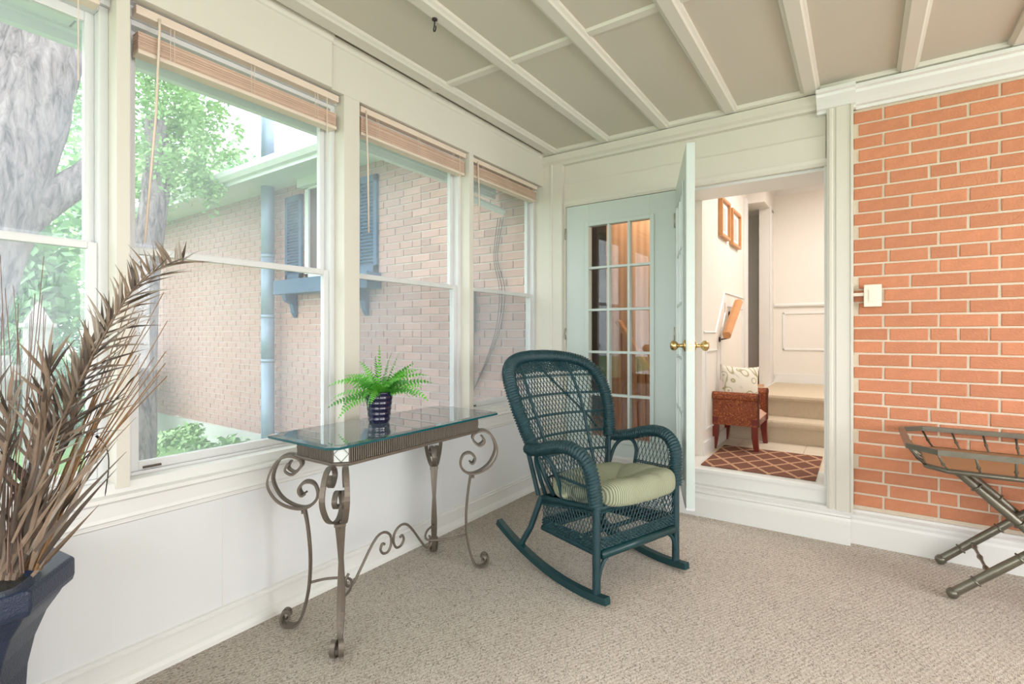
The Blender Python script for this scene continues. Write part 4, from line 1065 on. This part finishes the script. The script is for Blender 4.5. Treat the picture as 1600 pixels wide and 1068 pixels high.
def frond(px, ds, specs_, r0=.006, start=.25, dst=.011):
    P = spline([at(u, v, d) - pc for (u, v), d in zip(px, ds)], 10); P = resample(P, dst); N_ = len(P)
    m = MB().tube(P, [r0 * (1 - .8 * i / N_) + .0008 for i in range(N_)], 6)
    for i in range(int(N_ * start), N_ - 1):
        t = (i / N_ - start) / (1 - start); specs_(m, P[i], (P[i + 1] - P[i]).normalized(), t)
    m.build('frond', DRY, pp)
def main_sp(m, p, tg, t):
    w_ = .0042 + .002 * rnd.random(); sz = 1 - .55 * t
    # upper side: upright leaflets ; lower side: swept right
    for _k in range(2 if rnd.random() < .45 else 1):
        a_ = R(rnd.uniform(80, 114) + 6 * (1 - t)); dr = RT * math.cos(a_) + UP * math.sin(a_) + TOC * rnd.uniform(-.3, .3)
        blade(m, p, dr, rnd.uniform(.10, .165) * sz, w_ * .85, TOC * rnd.uniform(-.1, .15) - RT * rnd.uniform(0, .25), TOC)
    if rnd.random() < .95:
        a_ = R(rnd.uniform(8, 34) + 14 * (1 - t)); dr = RT * math.cos(a_) + UP * math.sin(a_) + TOC * rnd.uniform(-.2, .35)
        blade(m, p, dr, rnd.uniform(.16, .25) * (1 - .45 * t), w_ * 1.15, UP * rnd.uniform(-.2, .05), (UP + TOC * .8).normalized())
frond([(12, 905), (45, 790), (90, 675), (128, 590), (160, 528), (200, 462), (245, 422), (290, 408)], [1.25, 1.27, 1.31, 1.35, 1.38, 1.42, 1.46, 1.50], main_sp, .006, .28, .0125)
def side_sp(lean, L0, L1, spread):
    def f(m, p, tg, t):
        for s in (-1, 1):
            if rnd.random() < .42:
                a_ = R(90 + lean + s * rnd.uniform(4, spread)); dr = RT * math.cos(a_) + UP * math.sin(a_) + TOC * rnd.uniform(-.4, .4)
                blade(m, p, dr, rnd.uniform(L0, L1) * (1 - .3 * t), .0048 + .0025 * rnd.random(), RT * rnd.uniform(-.1, .12) - UP * rnd.uniform(0, .12), TOC)
    return f
frond([(22, 905), (55, 800), (95, 710), (125, 620), (140, 545)], [1.28, 1.30, 1.33, 1.36, 1.38], side_sp(4, .10, .20, 26), .006, .2)
frond([(0, 905), (35, 790), (62, 700), (75, 620), (78, 560)], [1.22, 1.24, 1.26, 1.28, 1.3], side_sp(8, .10, .18, 28), .006, .2)
frond([(-20, 900), (-5, 780), (10, 690), (15, 620)], [1.18, 1.2, 1.22, 1.24], side_sp(10, .10, .17, 32), .006, .2)
frond([(30, 900), (70, 800), (115, 720), (160, 650), (200, 600)], [1.3, 1.32, 1.35, 1.38, 1.42], lambda m, p, tg, t: [blade(m, p, RT * math.cos(a_) + UP * math.sin(a_) + TOC * rnd.uniform(-.3, .3), rnd.uniform(.08, .15) * (1 - .3 * t), .0045, UP * rnd.uniform(-.2, .1), UP) for a_ in [R(rnd.uniform(15, 75))] if rnd.random() < .6], .005, .15)
frond([(-60, 900), (-50, 760), (-30, 640)], [1.12, 1.13, 1.15], side_sp(0, .10, .2, 30), .006, .2)
def stem(px, d0, d1, r_, mtl, name):
    n = len(px); P = [at(u, v, d0 + (d1 - d0) * i / (n - 1)) - pc for i, (u, v) in enumerate(px)]
    S_ = spline(P, 5); MB().tube(S_, [r_ * (1 - .75 * i / len(S_)) + .0004 for i in range(len(S_))], 5).build(name, mtl, pp, smooth=True)
for k in range(20):
    u0 = 48 + rnd.uniform(-14, 16); tu = rnd.uniform(165, 262); tv = rnd.uniform(430, 600) + (262 - tu) * .2
    stem([(u0, 890), (u0 + (tu - u0) * .30 + rnd.uniform(-4, 4), 890 + (tv - 890) * .36), (u0 + (tu - u0) * .62 + rnd.uniform(-6, 6), 890 + (tv - 890) * .68), (tu, tv)], 1.27 + rnd.uniform(-.03, .05), 1.42 + rnd.uniform(-.05, .06), rnd.uniform(.0016, .0036), M['stem'], 'stem')
for k in range(14):
    u0 = 18 + rnd.uniform(-14, 22); tu = rnd.uniform(-8, 72); tv = rnd.uniform(395, 520)
    stem([(u0, 895), (u0 + rnd.uniform(-12, 12), 760), (u0 + (tu - u0) * .6 + rnd.uniform(-10, 10), 620), (tu, tv)], 1.22 + rnd.uniform(-.04, .04), 1.28, rnd.uniform(.0008, .0014), M['twig'], 'twig')
# broad old leaves low in the pot
m = MB()
for k in range(38):
    u0 = rnd.uniform(-15, 66); v0 = rnd.uniform(840, 905); a_ = R(rnd.uniform(50, 84)); dr = RT * math.cos(a_) + UP * math.sin(a_) + TOC * rnd.uniform(-.25, .2)
    blade(m, at(u0, v0, 1.26 + rnd.uniform(-.06, .05)) - pc, dr, rnd.uniform(.2, .36), rnd.uniform(.004, .008), RT * rnd.uniform(-.08, .12), TOC)
m.build('old_leaves', DRY, pp, kind='stuff')
# the dark curled leaf hanging free
S_ = spline([at(150, 680, 1.36) - pc, at(165, 697, 1.37) - pc, at(170, 725, 1.37) - pc, at(164, 775, 1.37) - pc], 6)
MB().tube(S_, [.0032, .0034, .0032] + [.0014] * (len(S_) - 4) + [.0005], 5).build('curled_leaf', M['black'], pp)

# ------------------------------------------------------------------ butler tray on folding stand
tx = thing('tray_table', 'butler tray with slatted rim on crossed pewter bamboo legs by the brick wall', 'tray table', (.655, 3.24, 0))
def bamboo(a_, b2, r_, nodes=3, name='leg', parent=tx):
    a_, b2 = Vector(a_), Vector(b2); m = MB(); N_ = 40; P = [a_.lerp(b2, i / N_) for i in range(N_ + 1)]
    m.tube(P, [r_ * (1 + .03 * math.cos(i * .6)) for i in range(N_ + 1)], 12)
    o = m.build(name, M['pewter'], parent, smooth=True); d = (b2 - a_).normalized()
    for k in range(nodes):
        c_ = a_.lerp(b2, (k + .55) / (nodes + .1)); MB().tube([c_ - d * .005, c_ - d * .002, c_ + d * .002, c_ + d * .005], [r_ * 1.02, r_ * 1.35, r_ * 1.35, r_ * 1.02], 12).build('node_ring', M['pewter'], o, smooth=True)
    return o
TZ = .60
for y in (-.14, .285):
    yy = y
    l1 = bamboo((-.30, yy, .028), (.30, yy, TZ), .020, 4)
    l2 = bamboo((-.29, yy + .045, TZ), (.30, yy + .045, .028), .020, 4)
    for p, l_ in (((-.30, yy, .028), l1), ((.30, yy + .045, .028), l2)):
        MB().lathe([(.0001, -.026), (.014, -.022), (.024, -.010), (.026, 0), (.024, .010), (.014, .022), (.0001, .026)], 12, c=(p[0], p[1])).build('foot', M['pewter'], l_, smooth=True).location = (0, 0, p[2])
    MB().lathe([(.008, yy - .022), (.008, yy + .068)], 10, c=(.004, .312), axis='y').build('pivot', M['pewter'], tx, smooth=True)
for x in (-.175,):
    for k_, (xx, zz) in enumerate(((-.175, .148), (.185, .145))):
        yo = 0 if k_ == 0 else .045; prof = []
        for i in range(25):
            y = -.14 + yo + i / 24 * .425; prof.append((.007 + .006 * math.exp(-((i % 8 - 4) / 1.1) ** 2), y))
        MB().lathe(prof, 10, c=(xx, zz), axis='y').build('stretcher', M['pewter'], tx, smooth=True)
# tray: wooden bed, base frame, spindles, flared rim, chamfered corners
def oct2(hx, hy, c): return [(hx - c, -hy), (hx, -hy + c), (hx, hy - c), (hx - c, hy), (-hx + c, hy), (-hx, hy - c), (-hx, -hy + c), (-hx + c, -hy)]
zb2, zr = .622, .712; bo = oct2(.400, .27, .07); ro = oct2(.468, .345, .095)
MB().prism(bo, 'z', zb2 - .006, zb2 + .006).build('bed', M['traywood'], tx)
for k in range(7): pass
MB().tube([(x, y, zb2 - .004) for x, y in bo], .012, 8, closed=True).build('base_frame', M['pewter'], tx, smooth=True)
MB().tube([(x, y, zr) for x, y in ro], .012, prof=[(1, 1), (-1, 1), (-1, -1), (1, -1)], closed=True, up=(0, 0, 1)).build('rim', M['pewter'], tx)
for i in range(8):
    A_, B_ = Vector(bo[i]), Vector(bo[(i + 1) % 8]); A2, B2 = Vector(ro[i]), Vector(ro[(i + 1) % 8]); L_ = (B_ - A_).length
    n = 1 if L_ < .15 else max(2, int(L_ / .095))
    for k in range(n + (1 if n > 1 else 0)):
        t = .0 if n == 1 else k / n
        p, q = A_.lerp(B_, t), A2.lerp(B2, t); p, q = Vector((p.x, p.y, zb2)), Vector((q.x, q.y, zr - .008)); mid = p.lerp(q, .5) - Vector((0, 0, .008))
        MB().tube([p, p.lerp(q, .25) - Vector((0, 0, .006)), p.lerp(q, .42) - Vector((0, 0, .008)), mid, p.lerp(q, .58) - Vector((0, 0, .008)), q], [.005, .0045, .005, .0085, .005, .0045], 7).build('spindle', M['pewter'], tx, smooth=True)

# ------------------------------------------------------------------ outdoors
MB().box(-60, -2.34, -30, 40, -.62, -.5).build('ground', M['lawn'], kind='structure')
MB().box(-2.34, 30, -30, YB - .15, -.62, -.5).build('ground.001', M['lawn'], kind='structure')
ow = MB().box(-9.75, -2.3, 3.613, 3.9, -.10, 3.10).build('wall_outside', M['mortar2'], kind='structure')
MB().box(-9.8, -2.3, 3.60, 3.9, -.6, -.10).build('foundation', M['concrete'], ow)
wx0, wx1, wz0, wz1 = -5.47, -4.58, 1.88, 3.02
def ow_rects():
    for a_, b2, z0, z1 in courses(1.192, -.10, 3.08, -9.75, -2.32):
        if b2 > wx0 and a_ < wx1 and z1 > wz0 and z0 < wz1:
            if a_ < wx0 - .03: yield (a_, wx0, z0, z1)
            if b2 > wx1 + .03: yield (wx1, b2, z0, z1)
            continue
        yield (a_, b2, z0, z1)
lay(ow_rects(), 3.602, M['brick2'], ow, nearest=lambda r_: -(r_[0] + r_[1]), limit=290)
# eave of the wing
ev = thing('house_eave', 'white eave with gutter and shingled roof above the outdoor brick wall', 'roof', (-6, 3.3, 3.0))
MB().box(-4.6, 3.68, -.28, .35, .06, .075).build('soffit', M['soffit'], ev)
MB().box(-4.6, 3.68, -.31, -.28, -.04, .11).build('fascia', M['fascia'], ev)
MB().prism([(-.31, .10), (-.40, .10), (-.405, .09), (-.40, .04), (-.36, .0), (-.31, .0)], 'x', -4.62, 3.68).build('gutter', M['fascia'], ev)
MB().prism([(-.36, .11), (4.3, 1.25), (4.3, 1.20), (-.36, .06)], 'x', -4.7, 3.68).build('shingle_roof', M['roof'], ev)
# flue pipe
fpipe = thing('flue_pipe', 'galvanised round pipe running up the outdoor brick wall', 'pipe', (-6.08, 3.46, 0))
MB().lathe([(.077, -.5), (.077, .9)], 24).build('pipe_section', M['zinc'], fpipe, smooth=True)
for z0, z1 in ((.905, 1.45), (1.455, 2.2), (2.205, 3.3), (3.3, 4.1), (4.105, 5.2)):
    MB().lathe([(.077, z0), (.077, z1)], 24).build('pipe_section', M['zinc'], fpipe, smooth=True)
for z0 in (.9, 1.45, 2.2, 4.1): MB().lathe([(.080, z0 - .02), (.083, z0), (.080, z0 + .02)], 24).build('joint_band', M['zinc'], fpipe, smooth=True)
MB().lathe([(.16, 3.14), (.10, 3.22), (.085, 3.26)], 24).build('storm_collar', M['zinc'], fpipe, smooth=True)
# window on the wing
ww = bpy.data.objects.new('window_8', None); C.objects.link(ww); ww['kind'] = 'structure'; ww['label'] = 'white framed window in the outdoor brick wall'; ww.location = ((wx0 + wx1) / 2, 3.60, (wz0 + wz1) / 2)
hx, hz = (wx1 - wx0) / 2, (wz1 - wz0) / 2
m = MB(); e = .07; m.box(-hx, -hx + e, -.03, .03, -hz, hz); m.box(hx - e, hx, -.03, .03, -hz, hz); m.box(-hx, hx, -.03, .03, -hz, -hz + e); m.box(-hx, hx, -.03, .03, hz - e, hz); m.box(-.025, .025, -.02, .02, -hz, hz)
m.build('frame', M['fascia'], ww, bevel=0.004)
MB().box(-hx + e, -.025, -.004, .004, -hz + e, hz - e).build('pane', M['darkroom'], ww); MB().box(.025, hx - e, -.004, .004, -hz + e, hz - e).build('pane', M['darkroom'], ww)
MB().box(-hx - .05, hx + .05, -.10, -.03, hz - .05, hz + .06).build('awning_box', M['fascia'], ww)
def shutter(x0, x1, label):
    t = thing('window_shutter', label, 'shutter', ((x0 + x1) / 2, 3.60, 2.38), 0, 'louvred shutters'); h = (x1 - x0) / 2; m = MB(); e = .05
    m.box(-h, -h + e, -.035, 0, -.52, .54); m.box(h - e, h, -.035, 0, -.52, .54); m.box(-h, h, -.035, 0, .47, .54); m.box(-h, h, -.035, 0, -.52, -.42); m.box(-h + e, h - e, -.004, 0, -.42, .47)
    m.build('frame', M['shutter'], t, bevel=0.003)
    for k in range(24):
        z = -.41 + k * .0367; MB().add([(-h + e, -.032, z), (h - e, -.032, z), (h - e, -.006, z + .028), (-h + e, -.006, z + .028), (-h + e, -.032, z - .006), (h - e, -.032, z - .006), (h - e, -.006, z + .022), (-h + e, -.006, z + .022)],
            [(0, 1, 2, 3), (7, 6, 5, 4), (0, 4, 5, 1), (2, 6, 7, 3), (1, 5, 6, 2), (0, 3, 7, 4)]).build('louvre', M['shutter'], t)
shutter(-5.88, -5.54, 'blue louvred shutter beside the outdoor window, nearer the flue pipe')
shutter(-4.50, -4.19, 'blue louvred shutter on the brick wall seen above the fern')
pb = thing('window_box', 'blue wooden window box on brackets below the outdoor window', 'window box', (-5.12, 3.50, 1.79))
MB().box(-.74, .98, -.10, .09, -.085, .085).build('box', M['shutter'], pb, bevel=0.005)
for x in (-.57, .75):
    MB().prism([(.09, -.085), (-.07, -.085), (-.05, -.16), (.03, -.20), (.05, -.30), (.09, -.36)], 'x', x - .035, x + .035).build('bracket', M['shutter'], pb)
# meter box and conduits on the wall near the corner
mt = thing('meter_box', 'grey metal meter box on the outdoor brick wall near the corner', 'meter box', (-2.98, 3.60, 1.30))
MB().box(-.10, .10, -.10, 0, -.05, .36).build('box', M['zinc'], mt, bevel=0.004); MB().box(-.07, .07, -.08, 0, -.55, -.06).build('lower_box', M['zinc'], mt, bevel=0.004)
MB().tube([(.03, -.04, -.9), (.03, -.04, -.5)], .02, 8).build('conduit', M['zinc'], mt)
cab = MB()
for k in range(3):
    cab.tube(spline([(-2.62 + k * .03, 3.585, 2.25), (-2.66 + k * .02, 3.58, 1.9), (-2.60 + k * .03, 3.58, 1.6), (-2.66 + k * .02, 3.58, 1.2), (-2.90, 3.58, .7)], 6), .0032, 5)
tag(cab.build('wall_cable', M['groove'], smooth=True), 'dark loose cables hanging down the outdoor brick near the corner', 'cable')
# sunroom's own overhang outside the windows
so = thing('sunroom_overhang', 'white soffit and fascia outside above the windows', 'roof overhang', (-2.45, .6, 2.45))
for k in range(14):
    MB().box(-.16, .11, -3.3 + k * .42, -3.3 + k * .42 + .412, 0, .012).build('soffit_panel', M['soffit'], so)
MB().box(-.20, -.16, -3.2, 2.94, -.05, .15).build('fascia', M['fascia'], so)
MB().box(-.16, -.13, -3.2, 2.94, -.012, .0).build('soffit_channel', M['fascia'], so)
MB().box(-.30, 5.7, -3.3, 2.94, .35, .40).build('roof_deck', M['roof'], so)
MB().tube([(-.18, 2.5, -.10), (-.10, 2.97, -.16)], .03, 8).build('gutter_elbow', M['fascia'], so)

# trees
def tree(label, trunks, blobs, nleaf, lm, name='leafy_tree', bark=M['bark'], leaf=.07, seed=1, group=None, loc=None):
    rr = random.Random(seed); base = Vector(trunks[0][0][0]) if trunks else Vector(loc)
    t = thing(name, label, 'tree' if 'tree' in name else 'shrub', (base.x, base.y, -.5), 0, group); base = Vector((base.x, base.y, -.5))
    for i, (pts, rs) in enumerate(trunks):
        P = spline([Vector(p) - base for p in pts], 7); N_ = len(P); m = MB(); n = 18; vs = []
        for k, p in enumerate(P):
            q = k / (N_ - 1) * (len(rs) - 1); j = min(int(q), len(rs) - 2); r_ = rs[j] + (rs[j + 1] - rs[j]) * (q - j)
            tg = (P[min(k + 1, N_ - 1)] - P[max(k - 1, 0)]).normalized(); a_ = tg.orthogonal().normalized() if k == 0 else (a_ - tg * a_.dot(tg)).normalized(); b2 = tg.cross(a_)
            for z in range(n):
                an = 2 * math.pi * z / n; rr2 = r_ * (1 + .09 * noise.noise(Vector((math.cos(an) * 2, math.sin(an) * 2, k * .5 + seed))) + .05 * math.sin(an * 5 + k * .3))
                vs.append(p + a_ * math.cos(an) * rr2 + b2 * math.sin(an) * rr2)
        fs = [(k * n + z, k * n + (z + 1) % n, (k + 1) * n + (z + 1) % n, (k + 1) * n + z) for k in range(N_ - 1) for z in range(n)] + [tuple((N_ - 1) * n + z for z in range(n))]
        m.add(vs, fs).build('trunk' if i == 0 else 'branch', bark, t, smooth=True)
    m = MB(); vol = sum(b[1][0] * b[1][1] * b[1][2] for b in blobs)
    for (c_, rad) in blobs:
        c_ = Vector(c_) - base; n = int(nleaf * rad[0] * rad[1] * rad[2] / vol)
        subs = [Vector((rr.gauss(0, .5), rr.gauss(0, .5), rr.gauss(0, .5))) for _ in range(max(6, n // 140))]
        for _ in range(n):
            s_ = rr.choice(subs); d = s_ + Vector((rr.gauss(0, .16), rr.gauss(0, .16), rr.gauss(0, .16)))
            p = c_ + Vector((d.x * rad[0], d.y * rad[1], d.z * rad[2])); a_ = Vector((rr.uniform(-1, 1), rr.uniform(-1, 1), rr.uniform(-1, .4))).normalized(); b2 = a_.orthogonal().normalized(); L_ = leaf * rr.uniform(.6, 1.3)
            m.add([p, p + a_ * L_ * .5 + b2 * L_ * .28, p + a_ * L_, p + a_ * L_ * .5 - b2 * L_ * .28], [(0, 1, 2, 3)])
    m.build('foliage', lm, t, kind='stuff')
    return t
tree('large pale-barked leaning tree just outside the leftmost window', [([(-5.0, .30, -.5), (-5.0, .48, .6), (-5.0, .66, 1.5), (-5.02, .85, 2.3), (-5.05, 1.10, 3.2), (-5.1, 1.3, 4.6)], [.32, .28, .28, .30, .25, .20]),
     ([(-5.0, .80, 1.75), (-4.95, 1.12, 2.2), (-4.92, 1.38, 2.5), (-4.92, 1.47, 2.75), (-4.95, 1.46, 3.4)], [.10, .115, .10, .085, .06]),
     ([(-5.0, .8, 2.4), (-5.0, .52, 3.3), (-5.0, .3, 4.6)], [.18, .15, .1])],
     [((-5.6, 1.4, 5.0), (1.6, 1.6, .8))], 3000, M['leaf'], leaf=.09, seed=3)
tree('slim tree with knotty trunk and drooping green sprays beyond the brick wall window', [([(-6.5, 2.22, -.5), (-6.5, 2.28, 1.0), (-6.5, 2.30, 2.0), (-6.5, 2.40, 2.9), (-6.45, 2.38, 3.6)], [.17, .13, .14, .13, .10])],
     [((-6.55, 2.45, 3.3), (.36, .42, .75)), ((-6.35, 2.72, 3.65), (.32, .32, .5)), ((-6.5, 2.45, 4.4), (.5, .5, .7)), ((-6.3, 2.78, 3.0), (.25, .22, .35)), ((-6.2, 2.98, 3.35), (.22, .16, .26))], 9000, M['leaf2'], leaf=.062, seed=5)
bgt = [((-12, 2.0, 1.6), (1.0, 1.0, 2.2), 'leaf', 'pale green young tree behind the leaning tree'), ((-12.3, 5.0, 2.0), (1.0, 1.0, 2.4), 'leaf2', 'light green tree just beyond the end of the brick wall'),
       ((-17, 2.6, 3.2), (1.6, 1.5, 3.4), 'leaf2', 'broad light green tree beyond the garden fence'), ((-17, 8.0, 3.2), (1.6, 1.6, 3.2), 'leaf', 'green tree behind the far corner of the brick wing'),
       ((-23, 5.3, 5.0), (2.0, 3.4, 5.0), 'leaf', 'tallest green tree at the back of the garden')]
for k, (c_, rad, lm, lb) in enumerate(bgt):
    tree(lb, [([(c_[0], c_[1], -.5), (c_[0], c_[1], c_[2])], [.2, .12])], [(c_, rad)], 9000, M[lm], leaf=.22, seed=20 + k, name='garden_tree')
for k, (c_, rad, lb) in enumerate([((-9.35, 2.75, .35), (.45, .33, .8), 'dark green shrub growing at the end of the brick wall'), ((-10.6, 2.2, .2), (.4, .5, .7), 'dark shrub left of the brick wall end'), ((-8.6, .5, .0), (.7, .8, .7), 'low dark hedge behind the pale tree trunk')]):
    tree(lb, [([(c_[0], c_[1], -.5), (c_[0], c_[1], c_[2])], [.05, .03])], [(c_, rad)], 5000, M['leaf3'], leaf=.075, seed=40 + k, name='garden_shrub')
for k, (x, y) in enumerate([(-5.2, 2.55), (-6.2, 2.9), (-7.2, 3.0), (-4.6, 2.2), (-4.0, 1.7)]):
    tree(['leafy ground plant below the wide window', 'leafy ground plant at the foot of the flue pipe', 'leafy ground plant by the far foundation', 'low leafy plant left of the console table outside', 'lowest leafy plant just outside the wide window'][k],
         [([(x, y, -.5), (x, y, -.3)], [.02, .01])], [((x, y, -.22), (.55, .32, .26))], 900, M['leaf2'], leaf=.085, seed=60 + k, name='ground_shrub', group='ground plants')
# fence
fc = thing('picket_fence', 'weathered grey wooden fence with capped post outside the left window', 'fence', (-4.28, .93, -.5))
MB().box(-.06, .06, -.06, .06, 0, 1.78).build('post', M['fence'], fc, bevel=0.005)
MB().add([(-.06, -.06, 1.80), (.06, -.06, 1.80), (.06, .06, 1.80), (-.06, .06, 1.80), (0, 0, 1.94)], [(0, 1, 4), (1, 2, 4), (2, 3, 4), (3, 0, 4), (3, 2, 1, 0)]).box(-.075, .075, -.075, .075, 1.775, 1.80).build('post_cap', M['fence'], fc)
for z in (.35, 1.45): MB().box(-.02, .02, -3.0, -.06, z, z + .09).build('rail', M['fence'], fc)
for k in range(18):
    y = -.18 - k * .155; MB().box(-.04, -.02, y - .065, y + .065, .05, 1.60).build('picket', M['fence'], fc)
